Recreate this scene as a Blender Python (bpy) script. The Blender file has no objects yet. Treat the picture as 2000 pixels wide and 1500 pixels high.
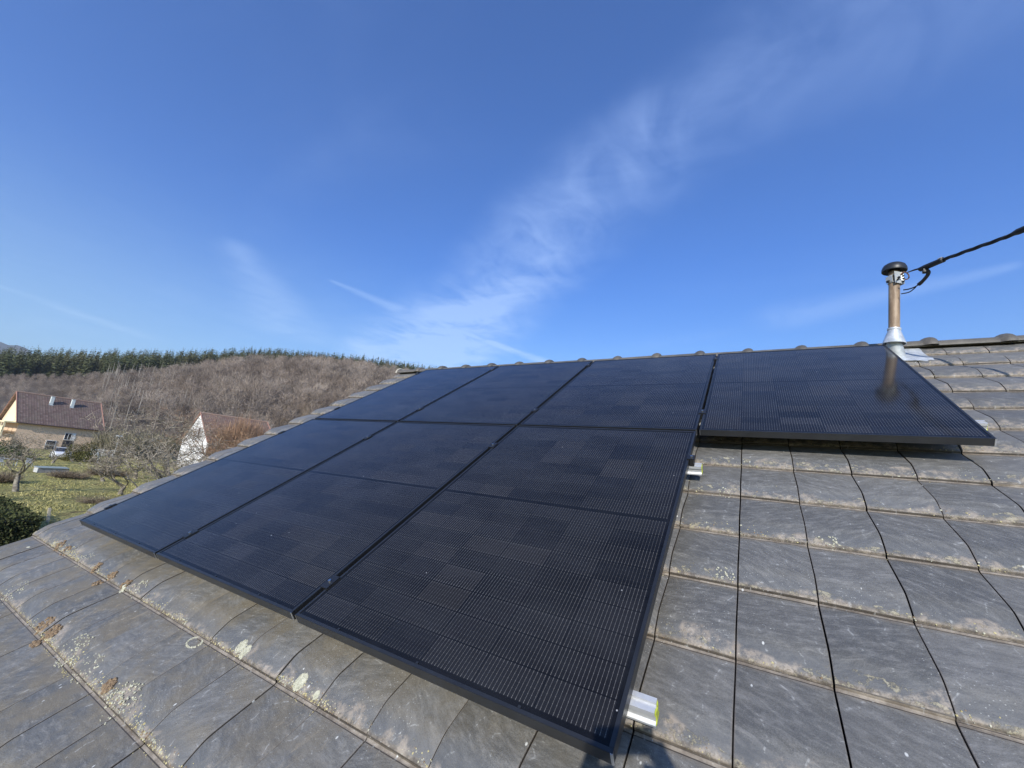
import bpy, bmesh, math, random
import numpy as np
from mathutils import Vector, Matrix
random.seed(7); RNG = np.random.default_rng(11)
sc = bpy.context.scene
COL = sc.collection
R = math.radians
PI = math.pi

# ------------------------------------------------------------------ camera
THETA = R(31.16)                                  # pitch of the roof
CAM = Vector((3.72075, -1.01448, 0.56261))
cam = bpy.data.cameras.new('camera')
cam.sensor_width = 36.0; cam.lens = 801.07/2000*36.0
cam.clip_start = 0.01; cam.clip_end = 30000
camo = bpy.data.objects.new('camera', cam); COL.objects.link(camo)
rx = Vector((0.862389, 0.497132, 0.095633)); dn = Vector((-0.023518, 0.228044, -0.973367)); fw = Vector((-0.5057, 0.837171, 0.208354))
m = Matrix.Identity(4)
for i in range(3):
    m[i][0] = rx[i]; m[i][1] = -dn[i]; m[i][2] = -fw[i]; m[i][3] = CAM[i]
camo.matrix_world = m
sc.camera = camo

# ------------------------------------------------------------------ light
SUN_EL, SUN_AZ = 26.2, 163.5
sun = bpy.data.lights.new('sun', 'SUN'); sun.energy = 4.3; sun.angle = R(0.53); sun.color = (1.0, 0.95, 0.87)
suno = bpy.data.objects.new('sun', sun); COL.objects.link(suno)
S = Vector((math.sin(R(SUN_AZ))*math.cos(R(SUN_EL)), math.cos(R(SUN_AZ))*math.cos(R(SUN_EL)), math.sin(R(SUN_EL))))
suno.rotation_euler = S.to_track_quat('Z', 'Y').to_euler()
suno.location = (0, 0, 30)
sc.view_settings.view_transform = 'Standard'; sc.view_settings.look = 'None'
sc.view_settings.exposure = 0.5; sc.view_settings.gamma = 1.0

# ------------------------------------------------------------------ node helper
class NT:
    def __init__(s, tree): s.t = tree; s.n = tree.nodes; s.l = tree.links
    def node(s, ty, **kw):
        n = s.n.new(ty)
        for k, v in kw.items():
            setattr(n, k, v)
        return n
    def put(s, sock, v):
        if isinstance(v, bpy.types.NodeSocket): s.l.new(v, sock)
        elif v is not None:
            if isinstance(v, (tuple, list)) and len(v) == 3 and sock.type == 'RGBA': v = tuple(v)+(1,)
            sock.default_value = v
    def m(s, op, a, b=None, c=None, clamp=False):
        n = s.node('ShaderNodeMath', operation=op, use_clamp=clamp)
        s.put(n.inputs[0], a)
        if b is not None: s.put(n.inputs[1], b)
        if c is not None: s.put(n.inputs[2], c)
        return n.outputs[0]
    def vm(s, op, a, b=None, out=0):
        n = s.node('ShaderNodeVectorMath', operation=op); s.put(n.inputs[0], a)
        if b is not None: s.put(n.inputs[1], b)
        return n.outputs[out]
    def comb(s, x, y, z=0.0):
        n = s.node('ShaderNodeCombineXYZ'); s.put(n.inputs[0], x); s.put(n.inputs[1], y); s.put(n.inputs[2], z); return n.outputs[0]
    def sep(s, v):
        n = s.node('ShaderNodeSeparateXYZ'); s.put(n.inputs[0], v); return n.outputs
    def noise(s, v, scale=1, detail=4, rough=.5, dist=0, dim='3D'):
        n = s.node('ShaderNodeTexNoise', noise_dimensions=dim)
        s.put(n.inputs['Vector'], v); n.inputs['Scale'].default_value = scale; n.inputs['Detail'].default_value = detail
        n.inputs['Roughness'].default_value = rough; n.inputs['Distortion'].default_value = dist; return n.outputs[0]
    def white(s, v):
        n = s.node('ShaderNodeTexWhiteNoise', noise_dimensions='3D'); s.put(n.inputs[0], v); return n.outputs[0]
    def vor(s, v, scale, feature='F1', rnd=1.0, out=0):
        n = s.node('ShaderNodeTexVoronoi', feature=feature); s.put(n.inputs['Vector'], v); n.inputs['Scale'].default_value = scale
        n.inputs['Randomness'].default_value = rnd; return n.outputs[out]
    def ramp(s, v, lo, hi, a=0.0, b=1.0, smooth=True):
        n = s.node('ShaderNodeMapRange', interpolation_type='SMOOTHSTEP' if smooth else 'LINEAR')
        s.put(n.inputs[0], v); n.inputs[1].default_value = lo; n.inputs[2].default_value = hi; n.inputs[3].default_value = a; n.inputs[4].default_value = b
        return n.outputs[0]
    def mix(s, f, a, b, mode='MIX'):
        n = s.node('ShaderNodeMix', data_type='RGBA', blend_type=mode)
        s.put(n.inputs[0], f); s.put(n.inputs[6], a); s.put(n.inputs[7], b); return n.outputs[2]
    def map(s, v, scale=(1, 1, 1), loc=(0, 0, 0), rot=(0, 0, 0)):
        n = s.node('ShaderNodeMapping'); s.put(n.inputs[0], v); n.inputs[1].default_value = loc; n.inputs[2].default_value = rot; n.inputs[3].default_value = scale
        return n.outputs[0]
    def obj(s): return s.node('ShaderNodeTexCoord').outputs['Object']
    def orand(s): return s.node('ShaderNodeObjectInfo').outputs['Random']
    def bump(s, h, strength=.3, dist=.01):
        n = s.node('ShaderNodeBump'); n.inputs['Strength'].default_value = strength; n.inputs['Distance'].default_value = dist; s.put(n.inputs['Height'], h); return n.outputs[0]

MATS = {}
def mat(name, color=(.5, .5, .5), rough=.6, metal=0.0, spec=.5, build=None):
    if name in MATS: return MATS[name]
    M = bpy.data.materials.new(name); M.use_nodes = True
    t = NT(M.node_tree); b = M.node_tree.nodes['Principled BSDF']
    b.inputs['Roughness'].default_value = rough; b.inputs['Metallic'].default_value = metal; b.inputs['Specular IOR Level'].default_value = spec
    if build: build(t, b)
    else:
        o = t.obj(); f = t.noise(o, 9, 5, .6)
        t.put(b.inputs['Base Color'], t.mix(t.ramp(f, .3, .7), tuple(c*.82 for c in color), tuple(min(1, c*1.15) for c in color)))
        t.put(b.inputs['Normal'], t.bump(t.noise(o, 60, 3), .12, .003))
    MATS[name] = M; return M

# ------------------------------------------------------------------ world: clear winter sky with high cirrus
wd = bpy.data.worlds.new('World'); sc.world = wd; wd.use_nodes = True
w = NT(wd.node_tree); bg = wd.node_tree.nodes['Background']
sky = w.node('ShaderNodeTexSky', sky_type='NISHITA', sun_disc=False)
sky.sun_elevation = R(SUN_EL); sky.sun_rotation = R(SUN_AZ); sky.altitude = 300; sky.air_density = 1.0; sky.dust_density = .6; sky.ozone_density = 2.2
gd = w.node('ShaderNodeTexCoord').outputs['Generated']
dx, dy, dz = w.sep(gd)
zz = w.m('MAXIMUM', dz, .045)
PX = w.m('DIVIDE', dx, zz); PY = w.m('DIVIDE', dy, zz); P = w.comb(PX, PY, 0)
rad = w.vm('LENGTH', P, out=1)
warp = w.noise(P, .9, 5, .55); warp2 = w.noise(w.map(P, loc=(7, 3, 1)), .9, 5, .55)
wx = w.m('ADD', PX, w.m('MULTIPLY', w.m('SUBTRACT', warp, .5), .5)); wy = w.m('ADD', PY, w.m('MULTIPLY', w.m('SUBTRACT', warp2, .5), .5))
# bent axis of the long streak
xa = w.m('ADD', wx, .1)
g = w.m('ADD', w.m('MULTIPLY', w.m('SUBTRACT', w.m('SQRT', w.m('ADD', w.m('MULTIPLY', xa, xa), .12)), xa), .36), .84)
q = w.m('DIVIDE', w.m('SUBTRACT', wy, g), w.m('ADD', w.m('MULTIPLY', rad, .25), .02))
lo = w.ramp(q, -.95, .15); hi = w.ramp(q, .1, 1.25, 1, 0)
band = w.m('MULTIPLY', lo, hi)
fib = w.noise(w.map(w.comb(wx, wy, 0), scale=(1.0, 2.2, 1), rot=(0, 0, R(32))), 1.2, 8, .56, .5)
fine = w.noise(w.map(P, scale=(2.6, 1.5, 1), rot=(0, 0, R(-12))), 2.0, 8, .55, 1.2)
tex = w.m('ADD', w.m('MULTIPLY', fib, .6), w.m('MULTIPLY', fine, .4))
near = w.m('MULTIPLY', w.ramp(rad, 1.2, 3.4, .85, 1.7), w.ramp(PX, .5, -.5, .40, 1))
c1 = w.m('MULTIPLY', w.m('MULTIPLY', band, w.ramp(tex, .28, .68)), near)
# thin veils
veil = w.m('MULTIPLY', w.ramp(w.noise(w.map(P, scale=(.5, 1.2, 1), rot=(0, 0, R(25)), loc=(2.3, .4, 0)), .8, 7, .55, .5), .45, .8), .22)
veil = w.m('MULTIPLY', w.m('MULTIPLY', veil, w.ramp(PX, 1.0, -.2, .25, 1)), w.ramp(fine, .15, .75, .3, 1))
left = w.m('MULTIPLY', w.ramp(PX, -1.4, -3.8, .0, .17), w.ramp(fine, .2, .8, .55, 1))
def seg(a, b, wd0, wd1, amp, sq=1.0):
    ax, ay = a; bx, by = b; L2 = (bx-ax)**2+(by-ay)**2
    ux = w.m('SUBTRACT', w.m('ADD', PX, w.m('MULTIPLY', w.m('SUBTRACT', warp, .5), .3*sq)), ax); uy = w.m('SUBTRACT', w.m('ADD', PY, w.m('MULTIPLY', w.m('SUBTRACT', warp2, .5), .3*sq)), ay)
    t_ = w.m('DIVIDE', w.m('ADD', w.m('MULTIPLY', ux, bx-ax), w.m('MULTIPLY', uy, by-ay)), L2, clamp=True)
    ex = w.m('SUBTRACT', ux, w.m('MULTIPLY', t_, bx-ax)); ey = w.m('SUBTRACT', uy, w.m('MULTIPLY', t_, by-ay))
    d = w.m('SQRT', w.m('ADD', w.m('MULTIPLY', ex, ex), w.m('MULTIPLY', ey, ey)))
    wid = w.m('ADD', w.m('MULTIPLY', t_, wd1-wd0), wd0)
    return w.m('MULTIPLY', w.ramp(w.m('DIVIDE', d, wid), 0, 1, amp, 0), w.ramp(tex, .25, .62, .15, 1))
clouds = [c1, veil, left,
          seg((-2.35, .95), (-3.4, 1.9), .18, .55, .36, 1.6),
          seg((-2.14, 1.37), (-2.06, 1.79), .035, .12, .4, .3),
          seg((-1.92, 2.28), (-1.63, 3.19), .035, .14, .9, .15),
          seg((-3.0, 2.3), (-3.6, 2.9), .2, .5, .45, 1.2),
          seg((-4.9, .5), (-5.4, 1.5), .1, .3, .3, .4),
          seg((.9, 2.3), (.2, 2.6), .08, .3, .35, .5),
          seg((1.6, 1.9), (2.4, 1.6), .1, .3, .3, .5)]
tot = clouds[0]
for c in clouds[1:]: tot = w.m('ADD', tot, c)
tot = w.m('MINIMUM', tot, .9)
skyc = w.mix(1.0, sky.outputs[0], w.mix(w.ramp(dz, .08, .5), (.84, 1.10, 1.27), (.42, .84, 1.50)), 'MULTIPLY')
cloudc = w.mix(w.ramp(dz, .1, .75), (5.2, 6.9, 9.2), (3.3, 4.7, 8.2))
out = w.mix(w.m('MULTIPLY', tot, .54), skyc, cloudc)
w.put(bg.inputs[0], out); bg.inputs[1].default_value = 0.105

# ------------------------------------------------------------------ object helpers
def tag(o, label=None, cat=None, group=None, kind=None):
    if label: o['label'] = label
    if cat: o['category'] = cat
    if group: o['group'] = group
    if kind: o['kind'] = kind
    return o
def empty(name, loc=(0, 0, 0), rot=(0, 0, 0), label=None, cat=None, group=None):
    o = bpy.data.objects.new(name, None); COL.objects.link(o); o.location = loc; o.rotation_euler = rot
    o.empty_display_size = .1
    return tag(o, label, cat, group)
class MB:
    """collects vertices / faces of one mesh"""
    def __init__(s): s.v = []; s.f = []; s.mi = []
    def add(s, vs, fs, mi=0):
        b = len(s.v); s.v += [tuple(x) for x in vs]; s.f += [tuple(b+i for i in f) for f in fs]; s.mi += [mi]*len(fs)
    def box(s, a, b, mi=0, bev=0.0, M=None):
        x0, y0, z0 = a; x1, y1, z1 = b
        if bev <= 0:
            vs = [(x, y, z) for z in (z0, z1) for y in (y0, y1) for x in (x0, x1)]
            fs = [(0, 2, 3, 1), (4, 5, 7, 6), (0, 1, 5, 4), (2, 6, 7, 3), (0, 4, 6, 2), (1, 3, 7, 5)]
        else:
            bm = bmesh.new(); bmesh.ops.create_cube(bm, size=1)
            for v in bm.verts: v.co = Vector(((x0+x1)/2+v.co.x*(x1-x0), (y0+y1)/2+v.co.y*(y1-y0), (z0+z1)/2+v.co.z*(z1-z0)))
            bmesh.ops.bevel(bm, geom=bm.edges[:], offset=bev, segments=2, affect='EDGES')
            bm.verts.index_update(); vs = [v.co[:] for v in bm.verts]; fs = [tuple(v.index for v in f.verts) for f in bm.faces]; bm.free()
        if M is not None: vs = [(M @ Vector(v))[:] for v in vs]
        s.add(vs, fs, mi)
    def tube(s, pts, rads, n=8, mi=0, cap=True):
        pts = [Vector(p) for p in pts]
        if not isinstance(rads, (list, tuple)): rads = [rads]*len(pts)
        vs = []; prev = None
        for i, p in enumerate(pts):
            d = (pts[min(i+1, len(pts)-1)]-pts[max(i-1, 0)])
            d = d.normalized() if d.length > 1e-9 else Vector((0, 0, 1))
            a = prev if prev is not None else (Vector((1, 0, 0)) if abs(d.x) < .8 else Vector((0, 1, 0)))
            x = (a-d*a.dot(d)).normalized(); y = d.cross(x); prev = x
            for k in range(n):
                t = 2*PI*k/n; vs.append((p+(x*math.cos(t)+y*math.sin(t))*rads[i])[:])
        fs = []
        for i in range(len(pts)-1):
            for k in range(n):
                fs.append((i*n+k, i*n+(k+1) % n, (i+1)*n+(k+1) % n, (i+1)*n+k))
        if cap: fs.append(tuple(range(n-1, -1, -1))); fs.append(tuple((len(pts)-1)*n+k for k in range(n)))
        s.add(vs, fs, mi)
    def lathe(s, prof, c=(0, 0, 0), n=28, mi=0, M=None):
        vs = []
        for r, z in prof:
            for k in range(n):
                t = 2*PI*k/n; vs.append(Vector((r*math.cos(t), r*math.sin(t), z)))
        if M is not None: vs = [M @ v for v in vs]
        vs = [(v+Vector(c))[:] for v in vs]
        fs = [(i*n+k, i*n+(k+1) % n, (i+1)*n+(k+1) % n, (i+1)*n+k) for i in range(len(prof)-1) for k in range(n)]
        s.add(vs, fs, mi)
    def build(s, name, mats, parent=None, smooth=False, angle=None):
        me = bpy.data.meshes.new(name); me.from_pydata(s.v, [], s.f)
        mats = mats if isinstance(mats, (list, tuple)) else [mats]
        for m_ in mats: me.materials.append(m_)
        if len(mats) > 1: me.polygons.foreach_set('material_index', s.mi)
        if smooth: me.polygons.foreach_set('use_smooth', [True]*len(s.f))
        me.update()
        if angle is not None:
            me.set_sharp_from_angle(angle=R(angle))
        o = bpy.data.objects.new(name, me); COL.objects.link(o)
        if parent is not None: o.parent = parent
        return o
def npmesh(name, V, F, mats, parent=None, smooth=False, mi=None, attr=None):
    """fast mesh from numpy arrays; F is (n,3) or (n,4)"""
    me = bpy.data.meshes.new(name); V = np.asarray(V, dtype=np.float32); F = np.asarray(F, dtype=np.int32)
    k = F.shape[1]
    me.vertices.add(len(V)); me.vertices.foreach_set('co', V.ravel())
    me.loops.add(F.size); me.loops.foreach_set('vertex_index', F.ravel())
    me.polygons.add(len(F)); me.polygons.foreach_set('loop_start', np.arange(0, F.size, k, dtype=np.int32))
    try: me.polygons.foreach_set('loop_total', np.full(len(F), k, dtype=np.int32))
    except Exception: pass
    if mi is not None: me.polygons.foreach_set('material_index', np.asarray(mi, dtype=np.int32))
    me.polygons.foreach_set('use_smooth', np.full(len(F), smooth))
    for m_ in (mats if isinstance(mats, (list, tuple)) else [mats]): me.materials.append(m_)
    if attr is not None:
        a = me.attributes.new('var', 'FLOAT', 'POINT'); a.data.foreach_set('value', np.asarray(attr, dtype=np.float32))
    me.update(calc_edges=True); me.validate()
    if parent == 'mesh': return me
    o = bpy.data.objects.new(name, me); COL.objects.link(o)
    if parent is not None: o.parent = parent
    return o
def copy_tree(o, parent=None):
    c = o.copy(); COL.objects.link(c)
    if parent is not None: c.parent = parent
    for ch in [x for x in bpy.data.objects if x.parent == o]: copy_tree(ch, c)
    return c

# ------------------------------------------------------------------ terrain
SA = [-180, -130, -100, -90, -83, -80, -76, -72, -68, -64, -58, -52, -46, -40, -20, 20, 60, 120, 180]
SE = [2, 2, 3, 5, 6, 6.7, 7.9, 8.9, 10.1, 11.3, 12.2, 12.9, 13.0, 13.0, 12, 8, 4, 2, 2]
def gh(x, y):
    dx = np.asarray(x, dtype=float)-3.7; dy = np.asarray(y, dtype=float)+1.0; r = np.hypot(dx, dy); az = np.degrees(np.arctan2(dx, dy))
    s = np.clip((r-35)/75, 0, 1); s = s*s*(3-2*s)
    b = -4.25+.85*s
    Sx = np.tan(np.radians(np.interp(az, SA, SE)))*430-16+4
    t = np.clip((r-135)/300, 0, 1); F = .5*t+.5*t*t*(3-2*t)
    und = .12*np.sin(x*.21+1)*np.sin(y*.17)+.05*np.sin(x*.6)*np.sin(y*.5+2)
    far = np.clip((r-480)/1800, 0, 1)
    return b+np.maximum(Sx, 0)*F*(1-.9*far*far*(3-2*far))+und*np.clip(r/20-1, 0, 1)
def pol(az, r): return 3.7+r*np.sin(np.radians(az)), -1.0+r*np.cos(np.radians(az))

def grass_build(t, b):
    o = t.obj(); x, y, z = t.sep(o)
    r = t.vm('LENGTH', t.comb(t.m('SUBTRACT', x, 3.7), t.m('ADD', y, 1.0), 0), out=1)
    a = t.noise(t.map(o, scale=(.22, .35, .3)), 1, 7, .62); c = t.noise(o, 1.6, 8, .7); e = t.noise(o, 7, 5, .7)
    g1 = t.mix(t.ramp(c, .35, .68), (.21, .215, .07), (.62, .54, .21))
    g2 = t.mix(t.ramp(e, .3, .75), (.18, .19, .07), (.68, .58, .25))
    g = t.mix(t.ramp(a, .38, .62), g1, g2)
    g = t.mix(t.m('MULTIPLY', t.ramp(t.noise(t.map(o, loc=(30, 9, 0)), .5, 6, .65), .52, .68), .8), g, (.16, .115, .07))
    br = t.mix(t.ramp(c, .3, .7), (.10, .08, .062), (.19, .155, .12))
    fr = t.ramp(t.m('ADD', r, t.m('MULTIPLY', a, 30)), 105, 150)
    t.put(b.inputs['Base Color'], t.mix(fr, g, br)); b.inputs['Roughness'].default_value = .95; b.inputs['Specular IOR Level'].default_value = .1
    t.put(b.inputs['Normal'], t.bump(t.m('ADD', c, e), 1.0, .25))
M_ground = mat('meadow', build=grass_build)
rs = np.concatenate([[0.0], np.linspace(6, 120, 70), np.geomspace(124, 9000, 90)[0:]])
azs = np.radians(np.concatenate([np.arange(-100, -30, .5), np.arange(-30, 260, 3)]))
RR, AA = np.meshgrid(rs, azs, indexing='ij')
GX = 3.7+RR*np.sin(AA); GY = -1.0+RR*np.cos(AA); GZ = gh(GX, GY)
n1, n2 = RR.shape; idx = np.arange(n1*n2).reshape(n1, n2)
a_ = idx[:-1, :]; b_ = idx[1:, :]
F = np.stack([a_, np.roll(a_, -1, 1), np.roll(b_, -1, 1), b_], -1).reshape(-1, 4)[:, ::-1]
ground = npmesh('ground', np.stack([GX, GY, GZ], -1).reshape(-1, 3), F, M_ground, smooth=True); tag(ground, kind='structure')

# distant mountain, 4.5 km off
def mt_build(t, b):
    o = t.obj(); t.put(b.inputs['Base Color'], t.mix(t.ramp(t.noise(o, .006, 6, .6), .35, .65), (.035, .05, .035), (.10, .085, .06))); b.inputs['Roughness'].default_value = 1
azm = np.arange(-128, -70, .5); prof = np.interp(azm, [-128, -105, -92, -86, -83, -81, -80, -79, -75, -70], [3, 6.2, 7.0, 7.4, 7.15, 6.75, 6.35, 6.0, 5, 4])
rings = [(5200, 0.0), (4700, .55), (4500, .9), (4400, 1.0), (4300, .95), (3900, .5), (3300, 0.0)]
V = []
for rr_, k_ in rings:
    for j, (a0, e0) in enumerate(zip(azm, prof)):
        x0, y0 = pol(a0, rr_); h0 = math.tan(R(e0))*4400*k_*(1+.03*math.sin(a0*1.9+rr_*.01)+.02*math.sin(a0*5+rr_)) - 30
        V.append((x0, y0, h0))
nn = len(azm); F = [(i*nn+j, i*nn+j+1, (i+1)*nn+j+1, (i+1)*nn+j) for i in range(len(rings)-1) for j in range(nn-1)]
mt = npmesh('mountain', V, F, mat('mountain', build=mt_build), smooth=True); tag(mt, kind='structure')

# ------------------------------------------------------------------ our house: roof in plane coordinates (u along the eave, v up the slope, n out of it)
cT, sT = math.cos(THETA), math.sin(THETA)
def W(u, v, n): return Vector((u, v*cT-n*sT, v*sT+n*cT))
ROOFROT = (THETA, 0, 0)
V0, PITCH, U0, TW = .452, .2892, 3.661, .2233
VEAVE, VTOP = V0-10*PITCH, V0+11.62*PITCH
UR = 9.3
NB = -.158                                        # datum of the tile backs
def verge(v): return -.70-.052*max(-3, min(v, 3.9))

def tile_build(t, b):
    o = t.obj(); u, v, n = t.sep(o)
    vr = t.m('DIVIDE', t.m('SUBTRACT', v, V0), PITCH); row = t.m('FLOOR', vr); s = t.m('MULTIPLY', t.m('FRACT', vr), PITCH)
    ur = t.m('DIVIDE', t.m('SUBTRACT', u, U0), TW); colm = t.m('FLOOR', ur); e = t.m('MULTIPLY', t.m('FRACT', ur), TW)
    rnd = t.white(t.comb(colm, row, 3.3)); rnd2 = t.white(t.comb(colm, row, 9.1))
    oo = t.comb(t.m('ADD', u, t.m('MULTIPLY', rnd, 13)), t.m('ADD', v, t.m('MULTIPLY', rnd2, 7)), 0)
    ang = t.m('MULTIPLY', t.m('SUBTRACT', rnd2, .5), 1.6)
    ro = t.node('ShaderNodeVectorRotate', rotation_type='Z_AXIS'); t.put(ro.inputs['Vector'], oo); t.put(ro.inputs['Angle'], ang)
    rv = ro.outputs[0]
    sm = t.noise(t.map(rv, scale=(9, 26, 1)), 1.6, 12, .80, .35)          # smears
    sm2 = t.noise(t.map(rv, scale=(30, 9, 1), loc=(4, 4, 0)), 1.5, 10, .80, .5)
    big = t.noise(o, 1.1, 4, .55); med = t.noise(o, 6, 6, .65); fine = t.noise(o, 130, 4, .7)
    base = t.mix(t.ramp(rnd, 0, 1, 0, 1, False), (.090, .089, .083), (.155, .150, .137))
    base = t.mix(t.m('MULTIPLY', t.ramp(sm, .44, .72), .6), base, (.30, .29, .275))
    base = t.mix(t.m('MULTIPLY', t.ramp(sm2, .54, .78), .5), base, (.26, .255, .245))
    base = t.mix(t.m('MULTIPLY', t.ramp(sm, .52, .32), .5), base, (.070, .068, .066))
    # brown weathering, stronger towards the left half of the eave courses
    bl = t.m('MULTIPLY', t.ramp(u, 3.9, 1.6, .18, 1), t.ramp(v, .9, -.2, .35, 1))
    base = t.mix(t.m('MULTIPLY', t.m('MULTIPLY', t.ramp(med, .40, .62), bl), .7), base, (.165, .135, .085))
    base = t.mix(t.m('MULTIPLY', t.m('MULTIPLY', t.ramp(sm2, .52, .72), t.ramp(big, .42, .62)), t.m('MULTIPLY', bl, .95)), base, (.36, .29, .19))
    grn = t.noise(o, 420, 3, .8)
    base = t.mix(t.m('MULTIPLY', t.ramp(grn, .45, .75), .35), base, (.30, .29, .27)); base = t.mix(t.m('MULTIPLY', t.ramp(grn, .5, .25), .35), base, (.03, .03, .03))
    # rounded nose stays clean and grey
    nose = t.m('MULTIPLY', t.ramp(t.m('ADD', s, t.m('MULTIPLY', t.m('SUBTRACT', med, .5), .05)), .085, .03), t.ramp(s, .004, .012))
    base = t.mix(t.m('MULTIPLY', nose, .55), base, (.100, .104, .110))
    # dirt collected under the lap and along the lip
    lapn = t.noise(o, 22, 6, .7)
    lap = t.m('MULTIPLY', t.ramp(t.m('ADD', s, t.m('MULTIPLY', lapn, .05)), .285, .312), 1)
    base = t.mix(t.m('MULTIPLY', lap, .6), base, (.19, .155, .115))
    lip = t.ramp(t.m('ADD', s, t.m('MULTIPLY', t.m('SUBTRACT', lapn, .5), .025)), .012, .002)
    base = t.mix(t.m('MULTIPLY', lip, .8), base, t.mix(t.ramp(t.noise(o, 60, 3, .7), .35, .65), (.06, .048, .038), (.16, .13, .10)))
    base = t.mix(t.m('MULTIPLY', t.m('GREATER_THAN', s, PITCH-.0108), .7), base, t.mix(t.ramp(lapn, .35, .7), (.15, .12, .09), (.36, .31, .25)))
    # crust of lichen just above the lip
    ln = t.noise(o, 34, 7, .75); lb = t.noise(t.map(o, scale=(1.6, .4, 1)), 2.2, 3, .5)
    hh = t.m('MULTIPLY', t.ramp(lb, .34, .66), .055)
    cr = t.m('MULTIPLY', t.m('MULTIPLY', t.m('LESS_THAN', s, t.m('ADD', hh, .006)), t.ramp(t.m('SUBTRACT', ln, t.m('MULTIPLY', t.m('MULTIPLY', t.ramp(u, 3.6, 3.0), t.ramp(v, .3, -.1)), .075)), .52, .60)), t.ramp(t.m('ADD', u, t.m('MULTIPLY', v, .5)), 5.2, 6.0, 1, .25))
    lc = t.mix(t.noise(o, 75, 2, .5), (.20, .165, .10), (.46, .43, .32))
    base = t.mix(t.m('MULTIPLY', cr, .85), base, lc)
    ef = t.m('MULTIPLY', t.ramp(t.m('SUBTRACT', s, t.m('MULTIPLY', t.ramp(t.noise(t.map(o, loc=(5, 1, 0)), 7, 3), .35, .75), .085)), .012, -.012), t.ramp(t.noise(o, 26, 8, .75), .42, .62))
    base = t.mix(t.m('MULTIPLY', ef, .72), base, t.mix(t.noise(o, 14, 4), (.22, .17, .12), (.46, .40, .33)))
    dk = t.m('MAXIMUM', t.ramp(t.m('ABSOLUTE', t.m('SUBTRACT', s, PITCH-.0122)), .0020, .0010), t.ramp(t.m('ABSOLUTE', t.m('SUBTRACT', s, PITCH-.0012)), .0016, .0008))  # thin shadow lines of the lip, painted into the tile colour
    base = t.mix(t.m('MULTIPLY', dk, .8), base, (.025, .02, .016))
    # edge wear by the joints
    ed = t.m('MINIMUM', e, t.m('SUBTRACT', TW, e))
    base = t.mix(t.m('MULTIPLY', t.ramp(t.m('ADD', ed, t.m('MULTIPLY', med, .006)), .009, .004), .3), base, (.26, .21, .16))
    base = t.mix(t.m('MULTIPLY', t.ramp(ed, .0032, .0018), .8), base, (.03, .025, .02))
    # scattered pale specks
    sp = t.ramp(t.vor(t.map(o, scale=(1, .6, 1)), 26), .10, .055); keep = t.m('GREATER_THAN', t.white(t.vm('FLOOR', t.map(o, scale=(14, 14, 0)))), .74)
    base = t.mix(t.m('MULTIPLY', t.m('MULTIPLY', sp, keep), .85), base, (.60, .60, .56))
    sp2 = t.ramp(t.vor(o, 95), .17, .09); k2 = t.ramp(t.noise(o, 4, 3), .50, .6)
    base = t.mix(t.m('MULTIPLY', t.m('MULTIPLY', sp2, k2), .6), base, (.45, .45, .42))
    # hair-thin scratches
    sc1 = t.node('ShaderNodeTexWave', wave_type='BANDS'); t.put(sc1.inputs[0], t.map(rv, scale=(2, 5, 1))); sc1.inputs['Scale'].default_value = 1.7; sc1.inputs['Distortion'].default_value = 9; sc1.inputs['Detail'].default_value = 3; sc1.inputs['Detail Scale'].default_value = .8
    base = t.mix(t.m('MULTIPLY', t.m('MULTIPLY', t.ramp(sc1.outputs['Fac'], .985, 1.0), t.ramp(sm, .5, .6)), .5), base, (.4, .4, .38))
    t.put(b.inputs['Base Color'], base)
    t.put(b.inputs['Roughness'], t.ramp(t.m('ADD', sm, t.m('MULTIPLY', cr, .5)), .3, .8, .42, .8)); b.inputs['Specular IOR Level'].default_value = .5
    h = t.m('ADD', t.m('MULTIPLY', fine, .35), t.m('ADD', t.m('MULTIPLY', sm, .8), t.m('MULTIPLY', cr, t.m('MULTIPLY', ln, 2.2))))
    t.put(b.inputs['Normal'], t.bump(h, .55, .0035))
M_tile = mat('slate_grey_tile', build=tile_build)
M_dark = mat('roof_underlay', (.012, .012, .012), .9)

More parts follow.
